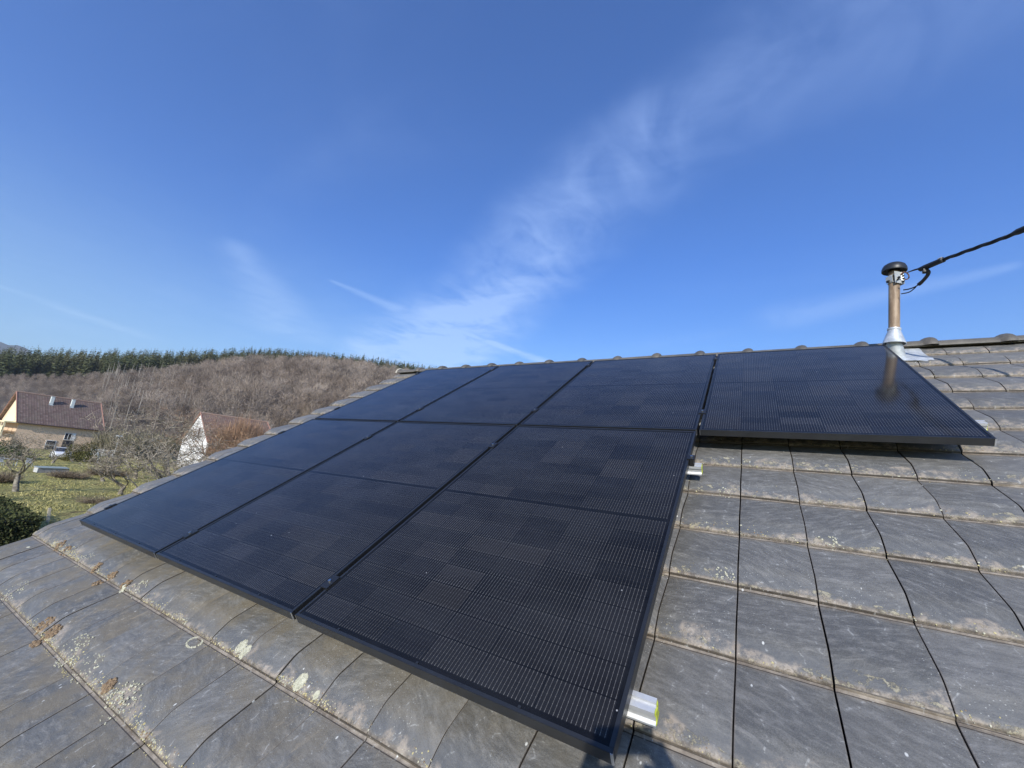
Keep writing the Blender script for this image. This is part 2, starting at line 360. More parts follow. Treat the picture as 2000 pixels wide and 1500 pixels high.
def roof_mesh():
    KN = 1.22
    prof = [(.2892, .000), (.285, .0005), (.24, .0062), (.19, .0130), (.15, .0182), (.115, .0226), (.098, .0244), (.085, .0251), (.070, .0242), (.052, .0215), (.034, .0186), (.019, .0158), (.008, .0130), (.002, .0104), (0, .0080), (0, .0022), (-.0050, .0016), (-.0105, .0010), (-.0112, -.0045), (-.0112, -.012)]
    prof = [(a, b*(KN if b > 0 and a >= 0 else 1)) for a, b in prof]
    VV, FF = [], []; base = 0
    k0 = -10; k1 = 11
    for k in range(k0, k1+1):
        vn = V0+k*PITCH
        c0 = math.floor((-1.0-U0)/TW); c1 = math.ceil((UR-U0)/TW)
        for c in range(c0, c1):
            gw = lambda q: .0011+.0008*min(1, max(0, (U0+q*TW-2.6)/.9))+.0007*math.sin(q*2.9+k*.6)
            ua = U0+c*TW+gw(c); ub = U0+(c+1)*TW-gw(c+1)
            vg = verge(vn)
            if ub < vg+.02: continue
            cut = ua < vg+.03
            if cut: ua = vg
            rg = np.random.default_rng(9000+k*97+c*13)
            dz, dv, tl, tw_ = rg.normal(0, .0009), rg.normal(0, .0014), rg.normal(0, .0010), rg.normal(0, .0008)
            w_ = ub-ua
            us = [(0, -.010), (0, -.0016), (.0035, 0), (.35*w_, .0002), (.65*w_, .0002), (w_-.0035, 0), (w_, -.0016), (w_, -.010)]
            if cut: us = [(0, -.03), (0, -.002), (.006, 0)]+us[3:]
            pts = []
            for (s_, n_) in prof:
                v_ = vn+s_+dv*(1 if s_ < .2 else 0)
                if k == k1 and v_ > VTOP: v_ = VTOP
                for (x_, dn_) in us:
                    f_ = (x_/w_-.5)*2
                    nn_ = NB+n_+dn_+dz+tl*f_+tw_*f_*(1-s_/.2892)
                    if s_ < 0: nn_ = NB+n_+(dn_ if n_ > -.003 else 0)
                    pts.append((ua+x_, v_, nn_))
            nu = len(us); npf = len(prof)
            ii = np.arange(npf*nu).reshape(npf, nu)+base
            q = np.stack([ii[:-1, :-1], ii[:-1, 1:], ii[1:, 1:], ii[1:, :-1]], -1).reshape(-1, 4)[:, ::-1]
            VV += pts; FF.append(q); base += len(pts)
    return np.array(VV), np.concatenate(FF)
HB = Vector((4.2, 1.2, -4.2))
house = empty('house', HB, label='low house under the solar panels with slate grey interlocking tiles', cat='house')
def hp(o, rot=None):
    """child of our own house given in roof-plane or world coordinates"""
    o.parent = house; o.location = Vector(o.location)-HB
    if rot: o.rotation_euler = rot
    return o
Vt, Ft = roof_mesh()
o = npmesh('roof', Vt, Ft, M_tile, smooth=True); o.data.set_sharp_from_angle(angle=R(38)); roofo = hp(o, ROOFROT)
mb = MB()                                         # sheathing below the tiles, back slope, verge board
VR = 3.80; NR = -.165
mb.box((-.66, VEAVE+.02, NB-.05), (UR-.02, VR-.05, NB-.022))
o = mb.build('roof_deck', M_dark); hp(o, ROOFROT)
ridgeW = W(0, VR, NR)
mb = MB(); RB = Matrix.Translation((0, 0, 0))
bt = math.tan(THETA)
x0, x1 = -.90, UR
yA, zA = ridgeW.y+.02, ridgeW.z+.03; yB, zB = yA+5.6, zA-5.6*bt
mb.add([(x0, yA, zA), (x1, yA, zA), (x1, yB, zB), (x0, yB, zB), (x0, yA, zA-.06), (x1, yA, zA-.06), (x1, yB, zB-.06), (x0, yB, zB-.06)],
       [(0, 1, 2, 3), (7, 6, 5, 4), (0, 3, 7, 4), (1, 5, 6, 2), (2, 6, 7, 3), (0, 4, 5, 1)])
o = mb.build('roof_back', mat('back_tiles', (.09, .09, .095), .6)); hp(o)
M_render = mat('pale_render', (.55, .5, .42), .9)
e0 = W(0, VEAVE, NB-.03); yF = e0.y+.45; yBk = yB-.45
mb = MB()
prf = [(yF, -4.3), (yBk, -4.3), (yBk, zB+.45*bt-.1), (yA, zA-.12), (yF, e0.z+.45*bt-.1)]
for xx in (-.62, UR-.3):
    pass
vs = [(-.62, y, z) for y, z in prf]+[(UR-.3, y, z) for y, z in prf]
mb.add(vs, [(0, 1, 2, 3, 4)[::-1], (5, 6, 7, 8, 9), (0, 5, 6, 1), (1, 6, 7, 2), (2, 7, 8, 3), (3, 8, 9, 4), (4, 9, 5, 0)])
o = mb.build('wall', M_render); hp(o)
# gutter
mb = MB(); gc = W(0, VEAVE-.03, NB-.06)
gv = []; 
for i in range(9):
    a = PI+PI*i/8; gv.append((gc.y+.065*math.cos(a), gc.z+.065*math.sin(a)))
gi = [(gc.y+.058*math.cos(PI+PI*i/8), gc.z+.058*math.sin(PI+PI*i/8)) for i in range(8, -1, -1)]
ring = gv+gi; L_ = len(ring)
mb.add([(x0-.05, y, z) for y, z in ring]+[(UR+.05, y, z) for y, z in ring], [(i, (i+1) % L_, L_+(i+1) % L_, L_+i) for i in range(L_)])
o = mb.build('gutter', mat('zinc', (.42, .44, .46), .45, .8)); hp(o)
# verge mortar / edge strip under the cut tiles
mb = MB()
pv = [VEAVE, -1, 0, 1, 2, 3, VR-.08]
for a, b in zip(pv[:-1], pv[1:]):
    ua, ub = verge(a), verge(b)
    mb.add([(ua+.012, a, NB-.10), (ub+.012, b, NB-.10), (ub+.012, b, NB-.004), (ua+.012, a, NB-.004), (ua+.05, a, NB-.10), (ub+.05, b, NB-.10), (ub+.05, b, NB-.004), (ua+.05, a, NB-.004)],
           [(0, 3, 2, 1), (4, 5, 6, 7), (3, 7, 6, 2), (0, 1, 5, 4)])
o = mb.build('verge_board', mat('verge_mortar', (.30, .27, .21), .9)); hp(o, ROOFROT)

# ridge tiles, one by one
def ridge_mat(t, b):
    o = t.obj(); n = t.noise(o, 9, 7, .65); n2 = t.noise(o, 55, 4, .7)
    c = t.mix(t.ramp(n, .35, .7), (.062, .060, .058), (.125, .117, .102)); c = t.mix(t.m('MULTIPLY', t.ramp(n2, .55, .72), .5), c, (.25, .21, .14))
    c = t.mix(t.orand(), c, t.mix(.4, c, (.18, .15, .11)))
    t.put(b.inputs['Base Color'], c); b.inputs['Roughness'].default_value = .6; t.put(b.inputs['Normal'], t.bump(t.m('ADD', n, n2), .4, .004))
M_ridge = mat('ridge_tile', build=ridge_mat)
def ridge_tile():
    """local: x along the ridge, z up"""
    L, n = .415, 18
    sec = [(0, .079, .0), (.06, .079, 0), (.115, .080, 0), (L-.060, .082, 0), (L-.054, .085, .003), (L-.044, .093, .008), (L-.028, .100, .014), (L-.006, .103, .017), (L+.014, .100, .014), (L+.026, .093, .008), (L+.032, .085, .003)]
    vs = []; 
    for x, r, up in sec:
        for i in range(n+1):
            a = PI*i/n; ca, sa = math.cos(a), math.sin(a)
            low = -.012
            vs.append((x, r*1.28*ca, low+(r*.76+up*.5)*sa))
    for x, r, up in [(sec[-1][0], sec[-1][1]-.010, .0), (L-.07, .074, 0), (0, .068, .0)]:
        for i in range(n+1):
            a = PI*i/n; vs.append((x, r*1.2*math.cos(a), -.012+r*.82*math.sin(a)))
    ns = len(sec)+3; N1 = n+1
    fs = [(k*N1+i, k*N1+i+1, (k+1)*N1+i+1, (k+1)*N1+i) for k in range(ns-1) for i in range(n)]
    fs += [(i+1, i, (ns-1)*N1+i, (ns-1)*N1+i+1) for i in range(n)]
    mb = MB(); mb.add(vs, [f[::-1] for f in fs]); return mb.build('ridge_tile', M_ridge, smooth=True, angle=50)
rt = ridge_tile(); rt0 = None
k = 0; ru = -.87
RZ = W(0, VR+.012, NR+.026)
while ru < UR-.1:
    o = rt if k == 0 else rt.copy()
    if k: COL.objects.link(o)
    o.parent = house; o.location = Vector((ru, RZ.y, RZ.z+random.uniform(-.002, .003)))-HB; o.rotation_euler = (random.uniform(-.02, .02), random.uniform(-.008, .008), random.uniform(-.008, .008))
    ru += .4155; k += 1
# mortar bedding and open verge end
mb = MB()
pts = [(RZ.y+.078*math.cos(PI*i/14), RZ.z-.012+.060*math.sin(PI*i/14)) for i in range(15)]
mb.add([(-.86, y, z) for y, z in pts]+[(UR, y, z-.006) for y, z in pts], [tuple(range(15))]+[(i, 15+i, 16+i, i+1) for i in range(14)])
o = mb.build('ridge_mortar', mat('old_mortar', (.36, .33, .27), .95)); hp(o)
mb = MB()
mb.tube([(-.885, RZ.y+.102*math.cos(PI*i/16), RZ.z-.015+.082*math.sin(PI*i/16)) for i in range(17)], .012, 7)
o = mb.build('ridge_end_mortar', mat('pale_mortar', (.5, .46, .38), .95)); hp(o)

# ------------------------------------------------------------------ lichen crusts and moss on the tile noses
def blob(mbl, u, v, n, r, flat, rg):
    k = 7; vs = [(u, v, n+flat)]
    for i in range(k):
        a = 2*PI*i/k+rg.uniform(-.3, .3); q = r*rg.uniform(.65, 1.2); vs.append((u+q*math.cos(a)*.55, v+q*math.sin(a)*.55, n+flat*rg.uniform(.75, 1.05)))
    for i in range(k):
        a = 2*PI*i/k+rg.uniform(-.3, .3); q = r*rg.uniform(.8, 1.3); vs.append((u+q*math.cos(a), v+q*math.sin(a), n-.0012))
    fs = [(0, 1+i, 1+(i+1) % k) for i in range(k)]+[(1+i, 1+k+i, 1+k+(i+1) % k, 1+(i+1) % k) for i in range(k)]
    mbl.add(vs, fs)
def topn(s):                                      # tile surface height above datum at distance s from its lip
    xs = [-.0105, -.002, .0, .002, .008, .019, .034, .052, .070, .085, .098, .115, .15, .19, .24, .2892]
    ys = [.001, .0016, .008, .0104, .0130, .0158, .0186, .0215, .0242, .0251, .0244, .0226, .0182, .0130, .0062, 0]
    return NB+float(np.interp(s, xs, ys))*(1.22 if s > -.001 else 1)
def lichen_mat(c1, c2):
    def f(t, b):
        o = t.obj(); n = t.noise(o, 90, 4, .7); t.put(b.inputs['Base Color'], t.mix(t.ramp(n, .3, .7), c1, c2)); b.inputs['Roughness'].default_value = .95
        t.put(b.inputs['Normal'], t.bump(t.noise(o, 300, 3, .7), .7, .002))
    return f
M_lich = mat('yellow_lichen', build=lichen_mat((.32, .27, .12), (.60, .53, .28)))
M_lich2 = mat('pale_lichen', build=lichen_mat((.33, .32, .23), (.58, .56, .43)))
M_moss = mat('brown_moss', build=lichen_mat((.13, .085, .05), (.30, .215, .13)))
rg = random.Random(5)
ml, ml2, mm = MB(), MB(), MB()
dens = lambda u, k: .5+.5*math.sin(u*2.3+k*1.9)*math.sin(u*.9+k*3.1+1)
for k in range(-7, 11):
    vn = V0+k*PITCH
    u = verge(vn)
    while u < 7.5:
        d = dens(u, k)
        boost = 2.6 if (k in (-3, -2) and u < 3.3) else (.75 if k < 3 else .5)
        u += rg.expovariate(1)*(.0028 if k in (-3, -2) else .008)/(.18+d*boost*1.15)
        if 0 < vn < 1.5 and 0 < u < 3.4: continue
        s = abs(rg.gauss(0, .013 if d < .6 else .024)); s = min(s, .08)
        r = rg.uniform(.0009, .0030)*(1+.7*d*(rg.random() < .2))
        tgt = ml if rg.random() < .55 else ml2
        if rg.random() < .16: tgt = mm
        blob(tgt, u, vn+s, topn(s), r, r*.3, rg)
        if rg.random() < .3: blob(ml, u+.004, vn-rg.uniform(.013, .03), NB+.0012, r*.7, r*.3, rg)
# clumps seen in the nearest courses
def clump(mbl, u, v, rad, num, rr):
    for _ in range(num):
        a = rg.uniform(0, 2*PI); q = rad*math.sqrt(rg.random()); uu, vv = u+q*math.cos(a)*1.1, v+q*math.sin(a)*.9
        s = ((vv-V0)/PITCH % 1)*PITCH
        blob(mbl, uu, vv, topn(s)+rg.uniform(0, .004), rr*rg.uniform(.6, 1.3), rr*rg.uniform(.3, .9), rg)
vn2, vn3 = V0-2*PITCH, V0-3*PITCH
for (u, v, rad, num) in [(-.13, vn2+.02, .05, 24), (.02, vn2+.015, .04, 18), (.55, vn2+.018, .035, 30), (.78, vn2+.02, .035, 34), (.74, vn2-.03, .03, 14), (.92, vn3+.03, .05, 60), (1.04, vn3+.03, .045, 70), (1.02, vn3-.02, .03, 16), (1.72, vn3+.03, .028, 40), (.97, vn2+.02, .03, 18)]:
    clump(mm, u, v, rad*.8, num, .007)
for (u, v, rad, num) in [(.35, vn2+.02, .05, 40), (1.30, vn3+.035, .07, 80), (1.5, vn3+.03, .06, 70), (1.85, vn3+.025, .07, 90), (.3, vn3+.03, .08, 50), (1.1, vn2+.03, .05, 40), (3.62, .76+.01, .03, 30), (3.95, 1.05, .03, 24), (3.60, 1.33, .03, 26)]:
    clump(ml2, u, v, rad, num, .003)
for mbx, mt_, nm in ((ml, M_lich, 'lichen'), (ml2, M_lich2, 'lichen'), (mm, M_moss, 'moss')):
    o = mbx.build(nm, mt_, smooth=False); hp(o, ROOFROT); o['kind'] = 'stuff'
# round lichen rosettes
def rosette(u, v, ru_, rv_, hollow, rot=0):
    ru_ *= .78; rv_ *= .82
    mbx = MB()
    for i in range(120 if hollow else 170):
        a = rg.uniform(0, 2*PI); q = (rg.uniform(.84, 1.05) if (hollow or rg.random() < .6) else math.sqrt(rg.random())*.9)
        uu = u+ru_*q*math.cos(a+rot); vv = v+rv_*q*math.sin(a); s = ((vv-V0)/PITCH % 1)*PITCH
        blob(mbx, uu, vv, topn(s), .0026, .0010, rg)
    if not hollow:
        k_ = 18; vs = []
        for q in (0, .5, 1.0):
            for i in range(k_):
                a = 2*PI*i/k_; uu = u+ru_*q*(1+.05*math.sin(3*a))*math.cos(a); vv = v+rv_*q*math.sin(a); s = ((vv-V0)/PITCH % 1)*PITCH
                vs.append((uu, vv, topn(s)+(.0014 if q < 1 else -.0005)))
        mbx.add(vs, [(j*k_+i, j*k_+(i+1) % k_, (j+1)*k_+(i+1) % k_, (j+1)*k_+i) for j in range(2) for i in range(k_)])
    o = mbx.build('lichen_rosette', M_lich2); hp(o, ROOFROT)
for a in [(2.055, vn2+.030, .028, .027, 0), (2.095, vn2+.022, .022, .027, 0), (2.425, vn2+.026, .026, .030, 0), (1.80, vn2-.026, .050, .030, 1), (1.80, vn2+.030, .022, .016, 1), (-.42, vn3+.22, .05, .02, 0), (2.52, vn2+.018, .012, .012, 0), (3.78, .163-.012, .017, .013, 0), (.98, vn2+.0, .022, .02, 0), (2.29, vn2+.032, .011, .011, 0)]:
    rosette(*a)

# ------------------------------------------------------------------ solar panels
PW, PH, GAP = 1.134, 1.6984, .0218
M_frame = mat('black_anodised', (.016, .017, .019), .38, .0, .6)
M_alu = mat('bright_aluminium', (.78, .79, .80), .28, 1.0)
M_alum = mat('rail_aluminium', (.56, .57, .58), .5, .45)
def cell_build(t, b):
    o = t.obj(); x, y, z = t.sep(o); rn = t.orand()
    mx, my = .019, .024
    cw_, ch_ = (PW-2*mx)/6, (PH-2*my-.018)/18
    xx = t.m('DIVIDE', t.m('SUBTRACT', x, mx), cw_)
    half = t.m('GREATER_THAN', y, PH/2)
    yy = t.m('DIVIDE', t.m('SUBTRACT', t.m('SUBTRACT', y, my), t.m('MULTIPLY', half, .018)), ch_)
    cx, cy = t.m('FLOOR', xx), t.m('FLOOR', yy); fx, fy = t.m('FRACT', xx), t.m('FRACT', yy)
    r1 = t.white(t.comb(cx, cy, t.m('MULTIPLY', rn, 50))); r2 = t.white(t.comb(cx, cy, t.m('ADD', 7, t.m('MULTIPLY', rn, 50))))
    col = t.mix(t.ramp(r1, 0, 1, 0, 1, False), (.0050, .0049, .0055), (.0105, .0100, .0102))
    col = t.mix(t.m('MULTIPLY', t.m('GREATER_THAN', r2, .82), .7), col, (.0145, .0132, .0125))
    col = t.mix(t.m('MULTIPLY', t.m('LESS_THAN', r2, .15), .45), col, (.0035, .0037, .0045)); lowc = t.ramp(t.m('LESS_THAN', r2, .15), 0, 1, 1, .72)
    # busbars: 16 per cell, with pads
    nb = 16
    bx = t.m('MULTIPLY', fx, nb); fb = t.m('ABSOLUTE', t.m('SUBTRACT', t.m('FRACT', bx), .5))
    line = t.ramp(fb, .044, .022)
    pad = t.m('ABSOLUTE', t.m('SUBTRACT', t.m('FRACT', t.m('MULTIPLY', fy, 5)), .5)); padm = t.m('MULTIPLY', t.ramp(fb, .085, .06), t.ramp(pad, .06, .03))
    endp = t.m('MULTIPLY', t.ramp(fb, .085, .05), t.ramp(t.m('ABSOLUTE', t.m('SUBTRACT', fy, .5)), .42, .44))
    pan = t.noise(t.map(o, scale=(1.2, .5, 1)), 1.2, 3)
    lum = t.m('MULTIPLY', t.m('MULTIPLY', lowc, 1.0), t.ramp(r2, 0, 1, .58, .82, False))
    lum = t.m('MULTIPLY', lum, t.ramp(pan, .3, .7, .8, 1.1))
    lc = t.mix(lum, (.01, .01, .012), (.19, .183, .172))
    col = t.mix(t.m('MULTIPLY', t.m('MAXIMUM', line, t.m('MAXIMUM', padm, 0)), .85), col, lc)
    col = t.mix(t.m('MULTIPLY', t.m('MAXIMUM', t.m('MULTIPLY', padm, .5), endp), t.ramp(r2, 0, 1, .3, .75, False)), col, (.17, .165, .155))
    # gaps between cells
    gx = t.m('GREATER_THAN', t.m('ABSOLUTE', t.m('SUBTRACT', fx, .5)), .490); gy = t.m('GREATER_THAN', t.m('ABSOLUTE', t.m('SUBTRACT', fy, .5)), .476)
    edge = t.m('MAXIMUM', t.m('GREATER_THAN', t.m('ABSOLUTE', t.m('SUBTRACT', x, PW/2)), PW/2-mx), t.m('GREATER_THAN', t.m('ABSOLUTE', t.m('SUBTRACT', y, PH/2)), PH/2-my))
    mid = t.m('LESS_THAN', t.m('ABSOLUTE', t.m('SUBTRACT', y, PH/2)), .0095)
    gap = t.m('MAXIMUM', t.m('MAXIMUM', gx, t.m('MULTIPLY', gy, .9)), t.m('MAXIMUM', edge, mid))
    col = t.mix(gap, col, (.0030, .0033, .0045))
    # dust film and a few smears
    d = t.noise(t.map(o, scale=(1, 2.4, 1)), 2.2, 7, .65); oo = t.vm('ADD', o, t.comb(t.m('MULTIPLY', rn, 31), 0, 0))
    sm = t.m('MULTIPLY', t.ramp(t.noise(t.map(oo, scale=(9, 30, 1)), .8, 6, .7, 1.5), .66, .76), t.ramp(t.noise(oo, 2.3, 2), .55, .68))
    col = t.mix(t.m('MULTIPLY', t.ramp(d, .2, .8), .022), col, (.5, .52, .56)); col = t.mix(t.m('MULTIPLY', sm, .16), col, (.5, .52, .55))
    sp = t.m('MULTIPLY', t.ramp(t.vor(oo, 16), .05, .03), t.m('GREATER_THAN', t.white(t.vm('FLOOR', t.map(oo, scale=(7, 7, 0)))), .88))
    col = t.mix(t.m('MULTIPLY', sp, .6), col, (.5, .5, .5))
    t.put(b.inputs['Base Color'], col)
    t.put(b.inputs['Specular IOR Level'], t.m('MULTIPLY', t.ramp(r1, 0, 1, .25, .33, False), t.m('SUBTRACT', 1, t.m('MULTIPLY', gap, .3))))
    t.put(b.inputs['Roughness'], t.ramp(d, .2, .9, .085, .15))
M_cell = mat('solar_cells', build=cell_build)
def make_panel():
    r = empty('solar_panel')
    mb = MB(); H = .035; L = .011; bv = .0009
    mb.box((0, 0, -H), (PW, L, 0), 0, bv); mb.box((0, PH-L, -H), (PW, PH, 0), 0, bv)
    mb.box((0, L+.0002, -H), (L, PH-L-.0002, -.0001), 0, bv); mb.box((PW-L, L+.0002, -H), (PW, PH-L-.0002, -.0001), 0, bv)
    mb.box((.011, .011, -H), (PW-.011, .032, -H+.0018)); mb.box((.011, PH-.032, -H), (PW-.011, PH-.011, -H+.0018))
    # bare mitre edges and drain marks
    for x in (.0016, PW-.0016): mb.box((x-.0009, -.0008, -H+.001), (x+.0009, .0006, -.0012), 1)
    mb.box((PW-.0052, -.0010, -H+.001), (PW-.0022, .0006, -.0008), 1)
    mb.box((PW-.0008, .0004, -H+.001), (PW+.0006, .0022, -.0012), 1)
    for x in (.22, .565, .90): mb.box((x-.004, L-.0005, -.0006), (x+.004, L+.006, .0006))
    mb.build('frame', [M_frame, M_alu], r)
    mb = MB(); mb.box((L-.001, L-.001, -.0065), (PW-L+.001, PH-L+.001, -.0022)); g = mb.build('glass', M_cell, r)
    mb = MB(); mb.box((.45, PH/2-.03, -.022), (.70, PH/2+.03, -.0068), 0, .002); mb.build('junction_box', mat('black_plastic', (.02, .02, .02), .5), r)
    return r
pp = make_panel(); spots = []
PLAB = [['leftmost black solar panel of the lower row beside the left verge', 'middle black solar panel of the lower row above the eave courses', 'large nearest black solar panel above the rail stub with yellow plug'],
        ['upper leftmost black solar panel where the verge meets the ridge', 'second black solar panel from the left in the upper row', 'upper black solar panel directly left of the jutting one']]
for j in (0, 1):
    for i in range(3):
        spots.append((i*(PW+GAP), j*(PH+GAP), PLAB[j][i]))
spots.append((3.460, PH+GAP, 'black solar panel jutting out to the right under the ridge, reflecting the vent pipe'))
for i, (u, v, lab) in enumerate(spots):
    o = pp if i == 0 else copy_tree(pp)
    dnz = (0, .0006, -.0004, .0003, 0, -.0003, .0005)[i]
    o.location = W(u, v, dnz); o.rotation_euler = (THETA+(.0008, -.0005, .0004, 0, .0006, -.0004, .0009)[i], (.0006, -.0005, .0004, -.0004, .0003, -.0006, .0005)[i], 0)
    tag(o, lab, 'solar panel', 'black solar panels on the roof')

# ------------------------------------------------------------------ mounting rails with clamps
M_clamp = mat('black_clamp', (.012, .012, .013), .42, 0, .6)
M_yel = mat('yellow_green_plastic', (.42, .46, .05), .6)
M_steel = mat('steel_bolt', (.62, .62, .62), .3, 1.0)
def rail(v, ua, ub, clamps, lab):
    r = empty('mounting_rail', W(ua, v, -.0355), ROOFROT, lab, 'mounting rail', 'aluminium rails under the panels')
    L = ub-ua
    prof = [(-.020, -.046), (.020, -.046), (.020, -.040), (.013, -.034), (.013, -.018), (.019, -.013), (.019, 0), (.006, 0), (.006, -.008), (-.006, -.008), (-.006, 0), (-.019, 0), (-.019, -.013), (-.013, -.018), (-.013, -.034), (-.020, -.040)]
    mb = MB(); k = len(prof)
    mb.add([(0, a, b) for a, b in prof]+[(L, a, b) for a, b in prof], [tuple(range(k)), tuple(range(2*k-1, k-1, -1))]+[(i, k+i, k+(i+1) % k, (i+1) % k) for i in range(k)])
    mb.build('rail_profile', M_alum, r)
    mb = MB(); q = [(a*.9, b*.9-.002) for a, b in prof]
    mb.add([(L+.0002, a, b) for a, b in q]+[(L+.003, a*.8, b*.8-.004) for a, b in q], [tuple(range(2*k-1, k-1, -1))]+[(i, k+i, k+(i+1) % k, (i+1) % k) for i in range(k)])
    mb.build('end_cap', M_yel, r)
    nh = 4 if L > 4 else 3
    for i in range(nh):                           # hooks gripping the battens
        x = .45+i*(L-.9)/(nh-1)
        mb = MB(); mb.box((x-.018, .021, -.085), (x+.018, .027, -.004)); mb.box((x-.018, .021, -.0905), (x+.018, .12, -.0855)); mb.build('roof_hook', M_alum, r)
    for (u, kind) in clamps:
        x = u-ua; z0 = .0362
        mb = MB()
        if kind == 'mid':
            mb.box((x-.0205, -.032, z0), (x+.0205, .032, z0+.0035), 0, .0008); mb.box((x-.0075, -.030, .0), (x+.0075, .030, z0))
        elif kind == 'left':
            mb.box((x-.014, -.030, z0), (x+.010, .030, z0+.0035), 0, .0008); mb.box((x-.014, -.030, .0), (x-.001, .030, z0)); 
        else:
            mb.box((x-.010, -.022, z0), (x+.024, .022, z0+.0035), 0, .0008); mb.box((x+.002, -.020, .0), (x+.022, .020, z0))
        c = mb.build('clamp', M_clamp, r)
        mb = MB(); xb = x+{'mid': 0, 'left': -.006, 'right': .010}[kind]
        mb.tube([(xb, 0, z0+.0030), (xb, 0, z0+.0105)], .0062, 10); mb.tube([(xb, 0, z0+.0105), (xb, 0, z0+.0106)], .0035, 6)
        mb.build('bolt', M_steel, c)
g1, g2, g3 = PW+GAP/2, 2*PW+1.5*GAP, 3*PW+2*GAP
rail(.157, -.04, 3.503, [(-.001, 'left'), (g1, 'mid'), (g2, 'mid')], 'lowest aluminium rail, its stub with yellow plug beside the bottom panel corner')
rail(1.378, -.04, 3.498, [(-.001, 'left'), (g1, 'mid'), (g2, 'mid'), (g3, 'right')], 'aluminium rail stub with yellow plug just below the jutting panel')
rail(1.992, -.04, 4.655, [(-.001, 'left'), (g1, 'mid'), (g2, 'mid'), (g3+.007, 'mid')], 'lower rail of the upper row, tip showing at the right panel edge')
rail(3.245, -.04, 4.60, [(-.001, 'left'), (g1, 'mid'), (g2, 'mid'), (g3+.007, 'mid')], 'topmost rail hidden under the upper row close to the ridge')

# ------------------------------------------------------------------ vent pipe that carries the power line
M_pipe = mat('weathered_pipe', build=lambda t, b: (t.put(b.inputs['Base Color'], t.mix(t.ramp(t.noise(t.map(t.obj(), scale=(1, 1, .22)), 34, 7, .7), .35, .68), (.20, .135, .08), (.36, .26, .17))), t.put(b.inputs['Roughness'], .55), t.put(b.inputs['Normal'], t.bump(t.noise(t.obj(), 70, 4), .2, .002))))
M_zinc = mat('zinc_sheet', build=lambda t, b: (t.put(b.inputs['Base Color'], t.mix(t.ramp(t.noise(t.obj(), 22, 6, .65), .35, .7), (.44, .47, .49), (.66, .68, .69))), t.put(b.inputs['Roughness'], .42), t.put(b.inputs['Metallic'], .35), t.put(b.inputs['Normal'], t.bump(t.noise(t.obj(), 12, 4), .25, .006))))
M_cap = mat('black_cap', (.022, .023, .025), .42)
M_galv = mat('galvanised_plate', (.50, .51, .49), .5, .4)
pipe = empty('vent_pipe', (4.665, 3.02, 1.66), label='brown vent pipe with black mushroom cap and zinc flashing by the ridge', cat='vent pipe')
PB = Vector((4.665, 3.02, 1.66))
def pl(x, y, z): return Vector((x, y, z))-PB
a0 = Vector((4.656, 2.968, 1.79)); a1 = Vector((4.699, 2.955, 2.395)); axd = (a1-a0).normalized()
mb = MB(); mb.tube([a0-PB+axd*.006, a1-PB], .0335, 28); mb.build('pipe', M_pipe, pipe, smooth=True, angle=40)
Mx = Matrix.Translation(a1-PB) @ axd.to_track_quat('Z', 'Y').to_matrix().to_4x4()
mb = MB(); mb.lathe([(a_*.77, b_*.9) for a_, b_ in [(.0, .052), (.030, .051), (.060, .044), (.084, .028), (.096, .006), (.100, -.014), (.098, -.026), (.092, -.030), (.088, -.022), (.070, -.008), (.045, -.006), (.045, -.03), (.0, -.03)]], n=40, M=Mx)
mb.build('cap', M_cap, pipe, smooth=True, angle=35)
# collar
Mc = Matrix.Translation(a0-PB) @ axd.to_track_quat('Z', 'Y').to_matrix().to_4x4()
mb = MB(); mb.lathe([(a_*.77, b_) for a_, b_ in [(.044, .118), (.052, .118), (.0535, .112), (.053, .104), (.050, .100), (.0505, .092), (.060, .072), (.088, .004), (.0925, -.003), (.0915, -.006), (.085, -.004), (.056, .07), (.044, .09)]], n=36, M=Mc)
mb.build('collar', M_zinc, pipe, smooth=True, angle=30)
# oblique sleeve leaning from the sheet to the pipe
mb = MB(); k = 32; vs = []
base_c = W(4.672, 3.50, NB+.010)
for q in (0, .04, .12, .3, .5, .7, .86, 1):
    for i in range(k):
        a = 2*PI*i/k
        pb_ = base_c+W(.072*math.cos(a), .110*math.sin(a), 0); pt_ = a0+Vector((0, 0, .012))+Vector((.044*math.cos(a), .044*math.sin(a), 0))
        f_ = q**.85; fl = (.03*(1-q/.12)**2 if q < .12 else 0)
        p_ = pb_.lerp(pt_, f_)+W(fl*math.cos(a), fl*math.sin(a), 0); vs.append(p_-PB)
mb.add(vs, [(j*k+i, j*k+(i+1) % k, (j+1)*k+(i+1) % k, (j+1)*k+i) for j in range(7) for i in range(k)])
mb.build('sleeve', M_zinc, pipe, smooth=True)
# base sheet with lifted, uneven edge
mb = MB(); nu, nv = 17, 9; vs = []
for lay in (0, -.003):
    for j in range(nv):
        for i in range(nu):
            u = 4.44+.43*i/(nu-1); v = 3.395+.34*j/(nv-1)
            e_ = .006*math.sin(i*1.1)*(1 if j == 0 else .2)+(.008*math.sin(i*.7+1) if j == 0 else 0)
            s = ((v-V0)/PITCH % 1)*PITCH
            vs.append(W(u, v+(.006*math.sin(i*.9) if j == 0 else 0), max(topn(s), NB+.016)+.008+e_+lay)-PB)
N = nu*nv
fs = [(j*nu+i, j*nu+i+1, (j+1)*nu+i+1, (j+1)*nu+i) for j in range(nv-1) for i in range(nu-1)]
fs += [tuple(N+q for q in f[::-1]) for f in fs[:]]
bd = [i for i in range(nu)]+[j*nu+nu-1 for j in range(1, nv)]+[(nv-1)*nu+i for i in range(nu-2, -1, -1)]+[j*nu for j in range(nv-2, 0, -1)]
fs += [(bd[(i+1) % len(bd)], bd[i], N+bd[i], N+bd[(i+1) % len(bd)]) for i in range(len(bd))]
